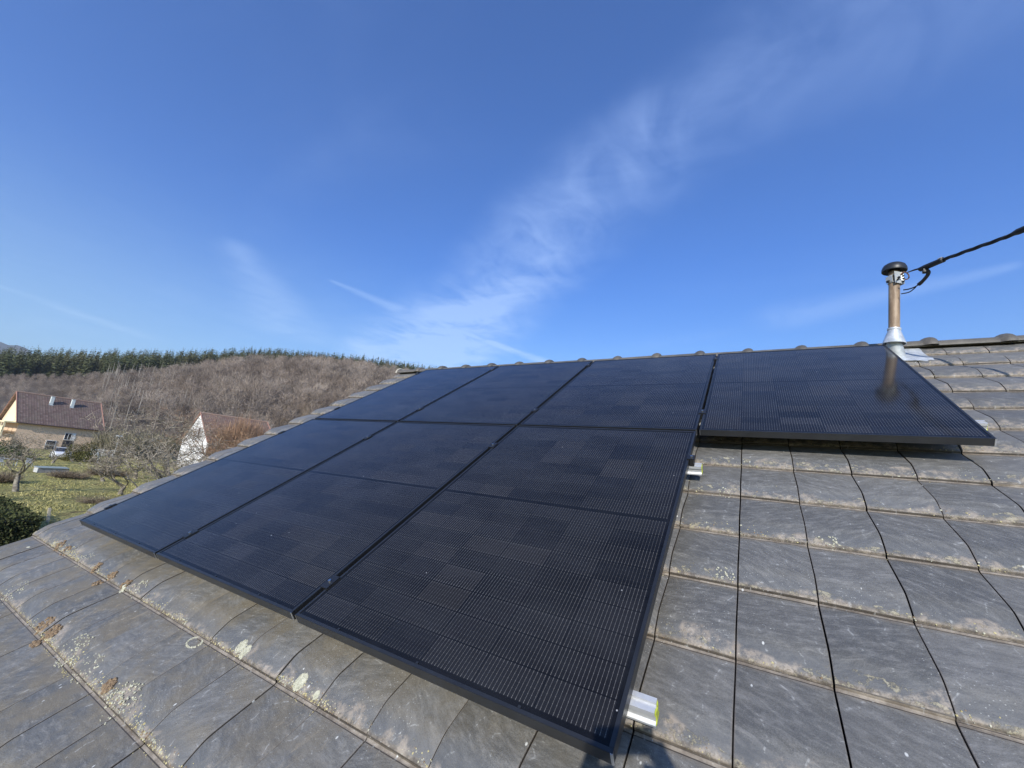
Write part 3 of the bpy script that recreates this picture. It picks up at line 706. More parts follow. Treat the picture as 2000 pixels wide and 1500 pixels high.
mb.add(vs, fs); mb.build('base_sheet', M_zinc, pipe, smooth=True, angle=40)
# bracket of bolted plates near the top
view = Vector((-.5057, .837, 0)).normalized(); side = Vector((view.y, -view.x, 0))
bc = a0+axd*.515
def plate(cx, cy, w_, h_, th, yaw, name='bracket_plate', m_=None):
    M_ = Matrix.Translation(bc-PB+side*cx-view*cy) @ Matrix.Rotation(math.atan2(side.y, side.x)+yaw, 4, 'Z')
    mb = MB(); mb.box((-w_/2, -th/2, -h_/2), (w_/2, th/2, h_/2), 0, .0012, M_)
    return mb.build(name, m_ or M_galv, pipe)
plate(-.012, .042, .050, .098, .005, .05); plate(.022, .040, .022, .096, .006, -.55); plate(.042, .015, .008, .09, .04, 0); plate(-.040, .0, .005, .05, .05, .1)
for (cx, cy, dz_, r_) in [(-.012, .050, -.006, .009), (-.020, .050, -.022, .006), (.020, .050, .030, .0055), (.023, .050, .012, .005), (.023, .050, -.010, .005), (.020, .050, -.034, .006), (-.048, .0, -.018, .009)]:
    c_ = bc-PB+side*cx-view*cy+Vector((0, 0, dz_)); mb = MB(); mb.tube([c_+view*.012, c_-view*.008], r_, 6); mb.build('bolt', mat('dark_bolt', (.06, .055, .05), .5, .6), pipe)
for zz_ in (-.028, .026):
    mb = MB(); cc = bc-PB+Vector((0, 0, zz_)); mb.tube([cc+Vector((.037*math.cos(2*PI*i/24), .037*math.sin(2*PI*i/24), 0)) for i in range(25)], .005, 6)
    mb.build('clamp_ring', M_galv, pipe, smooth=True)

# overhead line: twisted insulated conductors, tension clamp, connector and earth loop
M_rub = mat('black_rubber', (.016, .015, .016), .5)
cable = empty('power_cable', (4.742, 2.868, 2.300), label='black twisted power line anchored to the vent pipe and leaving overhead', cat='power cable')
CB = Vector((4.742, 2.868, 2.300))
ctrl = [(4.866, 2.627, 2.264), (4.956, 2.451, 2.232), (5.034, 2.299, 2.203), (5.082, 2.206, 2.192), (5.5, 1.40, 2.10), (6.5, -.55, 2.02), (8.2, -3.86, 2.15), (10.5, -8.3, 2.9)]
def catmull(P, n):
    P = [Vector(p) for p in P]; P = [P[0]*2-P[1]]+P+[P[-1]*2-P[-2]]; o_ = []
    for i in range(1, len(P)-2):
        for k in range(n):
            t = k/n; a, b, c, d = P[i-1:i+3]
            o_.append(.5*((2*b)+(c-a)*t+(2*a-5*b+4*c-d)*t*t+(3*b-a-3*c+d)*t**3))
    return o_+[P[-2]]
cen = catmull(ctrl, 24)
for s_ in range(3):
    mb = MB(); acc = 0; pts = []
    for i, p in enumerate(cen):
        if i: acc += (p-cen[i-1]).length
        d = (cen[min(i+1, len(cen)-1)]-cen[max(i-1, 0)]).normalized(); x = d.cross(Vector((0, 0, 1))).normalized(); y = x.cross(d)
        a = acc/.30*2*PI+s_*2*PI/3; pts.append(p+(x*math.cos(a)+y*math.sin(a))*.0065-CB)
    mb.tube(pts, .0062, 8); mb.build('conductor', M_rub, cable, smooth=True)
mb = MB(); mb.tube([Vector(p)-CB for p in [(4.748, 2.858, 2.309), (4.772, 2.812, 2.300), (4.795, 2.765, 2.287)]], [.004, .006, .007], 8); mb.build('strap', M_rub, cable, smooth=True)
mb = MB(); p0, p1 = Vector((4.790, 2.775, 2.280)), Vector((4.872, 2.615, 2.262))
mb.tube([p0-CB, p0.lerp(p1, .04)-CB, p0.lerp(p1, .3)-CB, p0.lerp(p1, .8)-CB, p0.lerp(p1, .97)-CB, p1-CB], [.011, .017, .020, .019, .020, .012], 8)
mb.box((-.012, -.02, -.040), (.012, .02, -.010), 0, .003, Matrix.Translation(p0.lerp(p1, .22)-CB))
mb.build('tension_clamp', M_rub, cable)
mb = MB(); mb.tube([p0.lerp(p1, .80)+Vector((0, 0, .016))-CB, p0.lerp(p1, .93)+Vector((0, 0, .016))-CB], .009, 8); mb.build('clamp_insert', mat('grey_plastic', (.32, .33, .31), .5), cable)
loop = catmull([(4.815, 2.745, 2.262), (4.822, 2.735, 2.225), (4.800, 2.775, 2.190), (4.772, 2.82, 2.172), (4.745, 2.865, 2.176), (4.725, 2.90, 2.188)], 10)
nl = len(loop); rr = [.014 if i < 9 else (.012 if i < 22 else (.013 if i < 27 else .0045)) for i in range(nl)]
mb = MB(); mb.tube([p-CB for p in loop], rr, 8); mb.tube([p-CB for p in catmull([(4.772, 2.82, 2.166), (4.745, 2.86, 2.150), (4.71, 2.90, 2.158)], 8)], .004, 6); mb.build('jumper_lead', M_rub, cable, smooth=True)
mb = MB(); c_ = Vector((4.742, 2.868, 2.285))-CB; mb.tube([c_+side*(.030*math.cos(a)-.012)+Vector((0, 0, .030*math.sin(a))) for a in [i*PI/10-1.9 for i in range(17)]], .0045, 6); mb.build('hook', mat('rusty_steel', (.16, .09, .06), .7, .4), cable, smooth=True)
mb = MB(); q0 = Vector((5.055, 2.26, 2.200)); q1 = Vector((5.16, 2.055, 2.180)); mb.tube([q0-CB, q0.lerp(q1, .15)-CB, q0.lerp(q1, .8)-CB, q1-CB], [.011, .019, .019, .012], 8); mb.build('connector', M_rub, cable)

# ------------------------------------------------------------------ background: helper meshes for far trees
def brown_mat(c1, c2):
    def f(t, b):
        a = t.node('ShaderNodeAttribute', attribute_name='var').outputs['Fac']; o = t.obj()
        c = t.mix(a, c1, c2); c = t.mix(t.m('MULTIPLY', t.ramp(t.noise(t.map(o, scale=(.03, .03, .03)), 1, 4), .4, .65), .5), c, t.mix(.5, c, (.20, .135, .085)))
        t.put(b.inputs['Base Color'], c); b.inputs['Roughness'].default_value = .95; b.inputs['Specular IOR Level'].default_value = .1
    return f
M_bare = mat('bare_twigs_far', build=brown_mat((.11, .088, .072), (.44, .365, .295)))
M_bare_light = mat('bare_twigs_light', build=brown_mat((.20, .155, .10), (.36, .28, .19)))
M_trunkf = mat('pale_trunk_far', build=brown_mat((.17, .15, .12), (.44, .40, .34)))
M_con = mat('conifer_needles', build=brown_mat((.065, .085, .036), (.20, .215, .105)))
M_bark = mat('conifer_bark', (.14, .10, .075), .9)
def strips(P0, P1, w0, w1, rng_):
    """thin double-sided blades from P0 to P1 (n,3); returns V,F"""
    d = P1-P0; r_ = rng_.normal(size=P0.shape); s = np.cross(d, r_); s /= (np.linalg.norm(s, axis=1, keepdims=True)+1e-9)
    V = np.stack([P0-s*w0[:, None]/2, P0+s*w0[:, None]/2, P1+s*w1[:, None]/2, P1-s*w1[:, None]/2], 1).reshape(-1, 3)
    F = np.arange(len(V)).reshape(-1, 4); return V, F
def far_bare(seed, h=14.0, n=150, spread=.26, thick=1.0, lean_up=1.0):
    r = np.random.default_rng(seed)
    t0 = r.uniform(.25, .95, n); ang = r.uniform(0, 2*PI, n)
    P0 = np.stack([.012*h*r.normal(size=n), .012*h*r.normal(size=n), t0*h], 1)
    rad = h*spread*np.sqrt(r.uniform(0, 1, n))*np.sin(np.clip((t0*.9+.12), 0, 1)*PI)**.6
    L = h*r.uniform(.06, .2, n)
    mid = P0+np.stack([rad*np.cos(ang), rad*np.sin(ang), rad*.55*lean_up], 1)
    dirv = np.stack([np.cos(ang)*.45, np.sin(ang)*.45, r.uniform(.4, 1.3, n)], 1)+r.normal(size=(n, 3))*.35
    tip = mid+dirv*L[:, None]*.7
    w = np.full(n, .0048*h*thick)
    V1, F1 = strips(P0, mid, w*.8, w*.7, r); V2, F2 = strips(mid, tip, w*1.6, w*.5, r)
    tip2 = mid+(dirv+r.normal(size=(n, 3))*.6)*L[:, None]*.6
    V3, F3 = strips(mid, tip2, w*1.2, w*.5, r)
    V = np.concatenate([V1, V2, V3]); F = np.concatenate([F1, F2+len(V1), F3+len(V1)+len(V2)])
    a = np.repeat(r.uniform(0, 1, len(V)//4), 4)
    return V, F, a
def far_trunk(seed, h=14.0, rad=.16):
    r = np.random.default_rng(seed); V = []; k = 5; lv = [0, .35, .7, .97]; off = r.normal(size=(4, 2))*h*.012; off[0] = 0
    for i, q in enumerate(lv):
        for j in range(k): V.append((off[i, 0]+rad*(1-.8*q)*math.cos(2*PI*j/k), off[i, 1]+rad*(1-.8*q)*math.sin(2*PI*j/k), q*h))
    F = [(i*k+j, i*k+(j+1) % k, (i+1)*k+(j+1) % k, (i+1)*k+j) for i in range(3) for j in range(k)]
    return np.array(V), np.array(F), np.full(len(V), r.uniform(0, 1))
def far_conifer(seed, h=20.0, wd_=.17, n=420):
    r = np.random.default_rng(seed)
    t0 = 1-np.sqrt(r.uniform(0, 1, n))*.88; t0 = np.clip(t0, .12, .995); ang = r.uniform(0, 2*PI, n)
    reach = h*wd_*(1-t0)**.85*r.uniform(.75, 1.1, n)+.12
    P0 = np.stack([0*t0, 0*t0, t0*h], 1); P1 = P0+np.stack([reach*np.cos(ang), reach*np.sin(ang), -reach*r.uniform(.05, .45, n)], 1)
    s = np.stack([-np.sin(ang), np.cos(ang), r.normal(size=n)*.3], 1); wv = (.22+.30*reach*r.uniform(.7, 1.2, n))[:, None]
    md = P0+(P1-P0)*.6
    V = np.stack([P0, md-s*wv*.5+[0, 0, -.15], P1, md+s*wv*.5+[0, 0, -.15]], 1).reshape(-1, 3); F = np.arange(len(V)).reshape(-1, 4)
    top = np.array([[0, 0, h*1.03]]); 
    a = np.repeat(r.uniform(0, 1, n), 4)*.8+.1
    return V, F, a
def scatter(protos, pos, scl, rot, lean=None, bright=None):
    VV, FF, AA_ = [], [], []; b = 0
    for i, (p, s, a) in enumerate(zip(pos, scl, rot)):
        V, F, at_ = protos[i % len(protos)]
        c, s_ = math.cos(a), math.sin(a)
        Vr = np.stack([(V[:, 0]*c-V[:, 1]*s_)*s, (V[:, 0]*s_+V[:, 1]*c)*s, V[:, 2]*s], 1)+p
        VV.append(Vr); FF.append(F+b); b += len(V); k_ = bright[i] if bright is not None else 0
        AA_.append(np.clip(at_*.6+.2+k_, 0, 1))
    return np.concatenate(VV), np.concatenate(FF), np.concatenate(AA_)
rng = np.random.default_rng(3)
# boundary between bare wood and conifers
BA = [-100, -84, -80, -76, -72, -68, -64, -58, -54, -50, -46, -40, -30, 24]
BR = [335, 340, 345, 325, 335, 340, 345, 372, 372, 362, 345, 330, 330, 330]
def rb(az): return np.interp(az, BA, BR)
def put(az, r): x, y = pol(az, r); return np.stack([x, y, gh(x, y)-.2], -1)
# bare wood
n = 4700; az = rng.uniform(-90, 24, n); az[:3300] = rng.uniform(-90, -24, 3300); q = np.sqrt(rng.uniform(0, 1, n)); r_in = np.interp(az, [-90, -80, -70, -60, -50, -30], [128, 128, 135, 130, 118, 100])
r = r_in+(rb(az)-r_in)*q+rng.normal(size=n)*5
hs = np.interp(az, [-84, -79, -76, -72, -68, -64, -45], [.25, .28, .38, .6, .78, .96, 1.0])*rng.uniform(.75, 1.15, n)*np.interp(r, [125, 200], [.62, 1])
pos = put(az, r)
light = (np.interp(az, [-62, -57, -40], [0, 1, 1])*np.interp(r, [150, 185, 215, 260], [1, 1, .25, 0])) > rng.uniform(0, 1, n)
pr = [far_bare(20+i) for i in range(7)]
brt = rng.normal(size=n)*.26+.14*np.sin(az*1.3)+.12*np.sin(r*.06)
sel = np.where(~light)[0]
V, F, A = scatter(pr, pos[sel], hs[sel], rng.uniform(0, 6.3, len(sel)), bright=brt[sel])
o = npmesh('bare_wood', V, F, M_bare, attr=A); tag(o, 'brown leafless wood covering the hillside behind the houses', 'wood', kind='stuff')
pr2 = [far_bare(60+i, 11, 150, .17, 1.05, 1.8) for i in range(5)]
sel = np.where(light)[0]
V, F, A = scatter(pr2, pos[sel], hs[sel]*rng.uniform(.7, 1.0, len(sel)), rng.uniform(0, 6.3, len(sel)), bright=brt[sel]*.6+.1)
o = npmesh('young_thicket', V, F, M_bare_light, attr=A); tag(o, 'straw coloured young thicket at the right foot of the hill', 'thicket', kind='stuff')
n = 1500; az2 = rng.uniform(-76, -10, n); q = np.sqrt(rng.uniform(0, 1, n)); r2 = 150+(rb(az2)-150)*q; p2 = put(az2, r2)
V, F, A = scatter([far_trunk(100+i, 11.5, .17) for i in range(6)], p2, rng.uniform(.6, 1.1, n), rng.uniform(0, 6, n), bright=rng.normal(size=n)*.3)
o = npmesh('wood_trunks', V, F, M_trunkf, attr=A); tag(o, 'thin pale trunks standing inside the leafless wood', 'trunks', kind='stuff')
# individual pale birches at the front of the wood
bt_ = [(-74.6, 190, .9), (-73.8, 215, .9), (-72.2, 205, .85), (-70.9, 230, .9), (-69.6, 215, .85), (-68.1, 250, 1.0), (-67.0, 228, .9), (-65.9, 240, .95), (-64.8, 262, 1), (-63.9, 235, 1), (-63.0, 250, 1.05), (-62.2, 238, 1.1), (-61.4, 262, 1.1), (-60.7, 246, 1.05), (-60.0, 270, 1.15), (-59.2, 252, 1.1), (-58.3, 280, 1.1), (-57.2, 268, 1.05), (-56.1, 290, 1.05), (-54.9, 280, 1)]
proto = empty('birch_tree'); V, F, A = far_trunk(300, 14, .17); npmesh('trunk', V, F, mat('birch_bark', (.36, .33, .28), .8), proto); V, F, A = far_bare(301, 14.5, 150, .2); npmesh('crown', V, F, M_bare, proto, attr=A)
for i, (a, r_, s_) in enumerate(bt_):
    o = proto if i == 0 else copy_tree(proto); o.location = put(a, r_); s_ *= .72; o.scale = (s_,)*3; o.rotation_euler = (0, R(2), i*1.7)
    tag(o, 'pale trunked bare birch at the front of the hillside wood', 'tree', 'pale birches in the hillside wood')
# conifers: a block along the crest as one wood, the skyline trees one by one
n = 2500; az3 = rng.uniform(-92, 24, n); az3[:1500] = rng.uniform(-92, -22, 1500); q = rng.uniform(0, 1, n); r3 = rb(az3)+4+(436-rb(az3))*q
p3 = put(az3, r3); prc = [far_conifer(400+i, 19+i % 3, .15+.02*(i % 3), 230) for i in range(6)]
V, F, A = scatter(prc, p3, rng.uniform(.7, 1.02, n), rng.uniform(0, 6, n), bright=rng.normal(size=n)*.15)
o = npmesh('conifer_wood', V, F, M_con, attr=A); tag(o, 'dark evergreen wood filling the upper hillside below the crest', 'wood', kind='stuff')
kinds = []
for i in range(4):
    e_ = empty('conifer_tree'); V, F, A = far_conifer(500+i, 20, .17+.02*i, 340); npmesh('crown', V, F, M_con, e_, attr=A)
    V, F, A = far_trunk(520+i, 20, .26); npmesh('trunk', V, F, M_bark, e_); kinds.append(e_)
azl = np.arange(-83.6, -38, .42)
for i, a in enumerate(azl):
    o = kinds[i] if i < 4 else copy_tree(kinds[i % 4])
    o.location = put(a+rng.normal()*.12, 432+rng.normal()*7); s_ = float(rng.uniform(.66, 1.04)); o.scale = (s_*rng.uniform(.85, 1.15), s_, s_); o.rotation_euler = (rng.normal()*.015, rng.normal()*.02, float(rng.uniform(0, 6)))
    tag(o, 'dark conifer standing on the skyline of the wooded hill', 'tree', 'conifers along the crest of the hill')
o = copy_tree(kinds[2]); o.location = put(-54.3, 374); o.scale = (1.15, 1.15, .95); tag(o, 'lone dark conifer among brown trees below the crest', 'tree')
o['group'] = ''; del o['group']
o = copy_tree(kinds[3]); x, y = pol(-60.6, 118); o.location = (x, y, gh(x, y)); o.scale = (.30, .30, .27); tag(o, 'small dark spruce beside the red roof at the wood edge', 'tree'); del o['group']

# ------------------------------------------------------------------ orchard trees (branching skeleton grown from the trunk)
M_orch = mat('orchard_bark', build=lambda t, b: (t.put(b.inputs['Base Color'], t.mix(t.ramp(t.noise(t.obj(), 5, 6, .7), .35, .65), (.10, .08, .06), (.28, .25, .19))), t.put(b.inputs['Roughness'], .9), t.put(b.inputs['Normal'], t.bump(t.noise(t.obj(), 25, 4), .5, .02))))
M_twig = mat('orchard_twigs', build=brown_mat((.12, .10, .08), (.46, .40, .31)))
M_twigo = mat('orange_twigs', build=brown_mat((.20, .11, .065), (.42, .28, .18)))
def orchard_tree(loc, h, spread, seed, label, twm=None, ntw=1500, trunk_h=.28, lean=(0, 0), tw_w=.020, name='bare_tree', group='bare orchard trees', sc_=1.0, limb_r=.13):
    rg_ = random.Random(seed); root = empty(name, loc, (0, 0, 0), label, 'tree', group)
    mb = MB(); tips = []
    def grow(p, d, L, r, depth):
        n = 5; pts = [p]; rs_ = [r]; q = p
        for i in range(n):
            d = (d+Vector((rg_.gauss(0, .20), rg_.gauss(0, .20), rg_.gauss(.03, .12)))).normalized(); q = q+d*L/n
            pts.append(q); rs_.append(r*(1-.45*(i+1)/n))
        mb.tube(pts, rs_, 6 if depth < 2 else 4, cap=False)
        if depth >= 2: tips.extend([(pts[j], d) for j in range(1, n+1)])
        if depth < 4:
            for i in range({0: 4, 1: 4, 2: 3, 3: 3}[depth]):
                j = rg_.choice([3, 4, 5]) if depth else rg_.choice([4, 5])
                a = rg_.uniform(0, 2*PI); out_ = Vector((math.cos(a), math.sin(a), rg_.uniform(-.15, .75) if depth else rg_.uniform(.25, .8)))
                nd = (d*(.5 if depth else .15)+out_*.9).normalized(); grow(pts[j], nd, L*rg_.uniform(.58, .82) if depth else spread*rg_.uniform(.5, .7), rs_[j]*.68, depth+1)
    grow(Vector((0, 0, -.15)), Vector((lean[0], lean[1], 1)).normalized(), h*trunk_h+.15, limb_r, 0)
    zmax = max(v[2] for v in mb.v); k = h/(zmax+.5)
    mb.v = [(x*(k if z > h*trunk_h*.8 else 1), y*(k if z > h*trunk_h*.8 else 1), (z if z < h*trunk_h*.8 else h*trunk_h*.8+(z-h*trunk_h*.8)*(h-h*trunk_h*.8)/(zmax+.4-h*trunk_h*.8))) for x, y, z in mb.v]
    def tf(p):
        x, y, z = p; hi_ = z > h*trunk_h*.8
        return np.array([x*(k if hi_ else 1), y*(k if hi_ else 1), (z if not hi_ else h*trunk_h*.8+(z-h*trunk_h*.8)*(h-h*trunk_h*.8)/(zmax+.4-h*trunk_h*.8))])
    mb.build('trunk', M_orch, root, smooth=True)
    r_ = np.random.default_rng(seed); P0 = np.array([tf(tips[i][0]) for i in r_.integers(0, len(tips), ntw)]); D = np.array([tips[i][1][:] for i in r_.integers(0, len(tips), ntw)])
    D = r_.normal(size=D.shape)*[.8, .8, .6]+[0, 0, .35]; D /= np.linalg.norm(D, axis=1, keepdims=True)
    L = r_.uniform(.25, .8, ntw)*h/6.5; mid = P0+D*L[:, None]*.55; D2 = D+r_.normal(size=D.shape)*.45; P2 = mid+D2*L[:, None]*.5
    w_ = np.full(ntw, tw_w)*r_.uniform(.6, 1.3, ntw)
    V1, F1 = strips(P0, mid, w_, w_*.7, r_); V2, F2 = strips(mid, P2, w_*.8, w_*.35, r_)
    npmesh('crown', np.concatenate([V1, V2]), np.concatenate([F1, F2+len(V1)]), twm or M_twig, root, attr=np.repeat(r_.uniform(0, 1, (len(V1)+len(V2))//4), 4))
    return root
def G(x, y, dz=0): return (x, y, float(gh(x, y))+dz)
def GP(az, r): x, y = pol(az, r); return G(x, y)
orchard_tree(G(-42.8, 7.8), 4.1, 3.6, 5, 'gnarled bare apple tree on the lawn above the dark hedge', ntw=380, trunk_h=.42, lean=(.0, .22), limb_r=.20, tw_w=.022)
orchard_tree(G(-70.9, 15.4), 4.6, 3.9, 12, 'bare fruit tree in front of the salmon house and white car', ntw=420, trunk_h=.22, limb_r=.17, tw_w=.03)
orchard_tree(GP(-83.2, 41), 4.9, 5.5, 8, 'bare tree at the left edge with long branches over the house front', ntw=380, trunk_h=.3, limb_r=.15)
orchard_tree(G(-66.5, 11.0), 4.4, 3.6, 9, 'thin bare tree left of the salmon house door', ntw=300, trunk_h=.3, tw_w=.028)
for i, (a, r_, h_, sp, nt_, lab) in enumerate([
    (-72.4, 46, 3.9, 4.2, 1100, 'grey bare orchard tree with low tangled twigs above the panel edge'),
    (-70.6, 42, 4.4, 4.0, 900, 'dense bare orchard tree left of the thick dark limbs'),
    (-69.3, 48, 8.4, 4.4, 1100, 'tallest bare orchard tree with thick dark limbs left of the white gable'),
    (-67.6, 40, 5.2, 3.6, 800, 'bare orchard tree with twigs crossing the white gable'),
    (-71.6, 60, 4.8, 4.6, 1000, 'grey bare tree standing behind the tangled orchard trees'),
    (-73.9, 56, 2.2, 3.0, 450, 'low bare tree left of the orchard near the white fence'),
    (-66.5, 44, 4.7, 3.2, 1100, 'twiggy bare tree directly in front of the white gable wall'),
    (-68.2, 31, 3.0, 3.6, 1000, 'low nearest bare tree whose twigs reach the roof verge')]):
    orchard_tree(GP(a, r_), h_, sp, 30+i, lab, ntw=nt_, trunk_h=.2, limb_r=.20, tw_w=.030)
for i, (a, r_, h_, lab) in enumerate([(-64.9, 56, 8.4, 'reddish bare tree in front of the red roof'), (-63.2, 60, 8.2, 'reddish bare tree at the right end of the red roof'), (-65.0, 50, 6.6, 'small orange tinted bare tree right of the white gable')]):
    orchard_tree(GP(a, r_), h_, 3.8, 50+i, lab, twm=M_twigo, ntw=1700, trunk_h=.2, group='reddish bare trees by the red roof', tw_w=.02)
orchard_tree(GP(-61.9, 92), 5.2, 3.2, 61, 'pale bare tree behind the right end of the red roof', ntw=1300, tw_w=.03)
# shrubs along the wood edge
def shrub(loc, w_, h_, seed, label, m_, n, name='bare_shrub', cat='shrub', group=None, ww=.03, leafy=False):
    r_ = np.random.default_rng(seed)
    if leafy:
        d_ = r_.normal(size=(n, 3)); d_ /= np.linalg.norm(d_, axis=1, keepdims=True); d_[:, 2] = np.abs(d_[:, 2]); q = r_.uniform(.72, 1.03, n)**.6
        q *= 1+.1*np.sin(d_[:, 0]*5+seed)+.08*np.sin(d_[:, 1]*7)
        P = d_*q[:, None]*[w_/2, w_/2, h_]; nr = d_+r_.normal(size=(n, 3))*.5; t1 = np.cross(nr, r_.normal(size=(n, 3))); t1 /= np.linalg.norm(t1, axis=1, keepdims=True); t2 = np.cross(nr, t1); t2 /= np.linalg.norm(t2, axis=1, keepdims=True)
        s_ = r_.uniform(.5, 1.2, n)[:, None]*ww
        V = np.stack([P-t1*s_, P-t2*s_*.5, P+t1*s_, P+t2*s_*.5], 1).reshape(-1, 3); F = np.arange(len(V)).reshape(-1, 4)
    else:
        a = r_.uniform(0, 2*PI, n); q = np.sqrt(r_.uniform(0, 1, n)); P0 = np.stack([np.cos(a)*q*w_*.25, np.sin(a)*q*w_*.25, 0*a+.05], 1)
        P1 = np.stack([np.cos(a)*q*w_*.5, np.sin(a)*q*w_*.5, h_*r_.uniform(.5, 1.05, n)*(1-.35*q*q)], 1)+r_.normal(size=(n, 3))*.08
        mid = (P0+P1)/2+r_.normal(size=(n, 3))*[w_*.05, w_*.05, .05]; V1, F1 = strips(P0, mid, np.full(n, ww), np.full(n, ww*.8), r_); V2, F2 = strips(mid, P1, np.full(n, ww*.8), np.full(n, ww*.3), r_)
        V = np.concatenate([V1, V2]); F = np.concatenate([F1, F2+len(V1)])
    root = npmesh(name, V, F, m_, attr=np.repeat(r_.uniform(0, 1, len(V)//4), 4)); root.location = loc
    return tag(root, label, cat, group)
M_leaf = mat('evergreen_leaf', build=brown_mat((.012, .026, .010), (.07, .105, .032)))
M_box = mat('box_leaf', build=brown_mat((.022, .032, .010), (.13, .125, .035)))
M_brush = mat('brushwood_sticks', build=brown_mat((.10, .07, .05), (.34, .28, .20)))
shrub(G(-75.2, 18.9), 3.9, 2.3, 1, 'rounded clipped green bush beside the white car', M_box, 5200, 'clipped_bush', 'bush', leafy=True, ww=.09)
shrub(G(-76, 12.0), 5.0, 2.1, 2, 'dark evergreen bush at the left edge before the house', M_leaf, 4600, 'evergreen_bush', 'bush', leafy=True, ww=.10)
shrub(G(-48.2, 8.0), 2.4, 1.1, 3, 'low brown shrub left of the apple tree trunk', M_brush, 700, ww=.022)
shrub(G(-52.0, 12.6), 3.4, .75, 4, 'grey brown heap of pruned branches on the lawn', M_brush, 900, 'brush_pile', 'brush pile', ww=.025)
shrub(G(-55.5, 16.3), 4.2, .8, 5, 'low tangle of cut twigs under the orchard trees', M_brush, 1100, 'brush_pile', 'brush pile', ww=.025)
shrub(G(-35.2, 10.4), 3.0, .55, 6, 'thin straw coloured weeds near the roof verge', M_brush, 500, 'weed_patch', 'weeds', ww=.015)
shrub(GP(-73.9, 118), 6, 3.6, 7, 'dark green shrub right of the salmon house corner', M_leaf, 2600, 'evergreen_bush', 'bush', leafy=True, ww=.17)
shrub(GP(-75.2, 122), 6, 3.2, 17, 'dark evergreen shrub directly behind the street lamp', M_leaf, 2600, 'evergreen_bush', 'bush', leafy=True, ww=.17)
M_shr = mat('olive_twigs', build=brown_mat((.11, .10, .06), (.30, .27, .17)))
for i, (a, r_, w_, h_) in enumerate([(-74.3, 108, 5, 5), (-73.0, 100, 6, 5.2), (-71.6, 104, 6, 5.5), (-70.3, 110, 6, 5), (-68.6, 118, 7, 5), (-66.8, 122, 6, 5), (-62.9, 118, 7, 5), (-61.6, 112, 6, 5), (-59.6, 108, 6, 5), (-58.0, 104, 7, 5.2), (-56.0, 100, 6, 5), (-64.6, 124, 6, 6)]):
    shrub(GP(a, r_), w_*1.1, h_, 70+i, 'olive grey bare bush where the gardens meet the wood', M_shr if i < 7 else M_bare_light, 620, group='bushes along the wood edge', ww=.085)
for i, (a, r_, w_, h_) in enumerate([(-65.0, 61, 3.2, 6.6), (-63.9, 62, 4.2, 8.2), (-62.8, 64, 4.8, 8.4), (-61.7, 66, 4.4, 7.6)]):
    shrub(GP(a, r_), w_, h_, 170+i, ['reddish bare bush at the foot of the white gable', 'reddish bare bush left of the middle of the red roof', 'tallest reddish bare bush over the red roof', 'reddish bare bush at the right end of the red roof'][i], M_twigo, 2300, group='reddish bushes by the red roof', ww=.05)
# nearest hedge below the verge
def hedge(x0, x1, y0, y1, h_, seed, label):
    r_ = np.random.default_rng(seed); n = 15000; base = float(gh((x0+x1)/2, (y0+y1)/2))
    P = np.stack([r_.uniform(x0, x1, n), r_.uniform(y0, y1, n), r_.uniform(0, h_, n)], 1)
    face = r_.integers(0, 5, n); j = r_.normal(size=n)*.07
    P[face == 0, 2] = h_+j[face == 0]; P[face == 1, 0] = x1+j[face == 1]; P[face == 2, 1] = y1+j[face == 2]; P[face == 3, 1] = y0+j[face == 3]
    P[face == 4, 2] = h_+j[face == 4]
    P[:, 2] += .03*np.sin(P[:, 0]*1.7)+.03*np.sin(P[:, 1]*2.1+1)+base
    t1 = r_.normal(size=(n, 3)); t1 /= np.linalg.norm(t1, axis=1, keepdims=True); t2 = np.cross(t1, r_.normal(size=(n, 3))); t2 /= np.linalg.norm(t2, axis=1, keepdims=True)
    s_ = r_.uniform(.035, .075, n)[:, None]; V = np.stack([P-t1*s_, P-t2*s_*.55, P+t1*s_, P+t2*s_*.55], 1).reshape(-1, 3)
    o = npmesh('hedge', V, np.arange(len(V)).reshape(-1, 4), M_leaf, attr=np.repeat(r_.uniform(0, 1, n), 4))
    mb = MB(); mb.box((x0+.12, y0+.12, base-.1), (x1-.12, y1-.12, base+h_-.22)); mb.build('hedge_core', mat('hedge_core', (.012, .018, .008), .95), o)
    return tag(o, label, 'hedge')
hedge(-29.0, -21.9, 1.0, 4.8, 1.12, 4, 'dark clipped evergreen hedge at the left edge beyond the verge')

# grass tufts that roughen the meadow
r_ = np.random.default_rng(9); n = 60000; az_ = r_.uniform(-88, -62, n); q = 27+75*r_.uniform(0, 1, n)**1.15
gx, gy = pol(az_, q); gzv = gh(gx, gy); keep = (np.sin(gx*.9)+np.sin(gy*1.3+gx*.4)+r_.normal(size=n)*.7) > -.3
P0 = np.stack([gx, gy, gzv-.02], 1)[keep]; m_ = len(P0); ln_ = r_.uniform(.05, .16, m_); P1 = P0+np.stack([r_.normal(size=m_)*.10, r_.normal(size=m_)*.10, ln_], 1)
V, F = strips(P0, P1, np.full(m_, .045), np.full(m_, .008), r_)
M_grass = mat('grass_blades', build=brown_mat((.25, .26, .09), (.70, .61, .26)))
o = npmesh('grass', V, F, M_grass, attr=np.repeat(np.clip(r_.normal(.45, .28, m_)+.2*np.sin(P0[:, 0]*.35)*np.sin(P0[:, 1]*.5), 0, 1), 4)); tag(o, 'tufted green and straw yellow meadow grass', 'grass', kind='stuff')

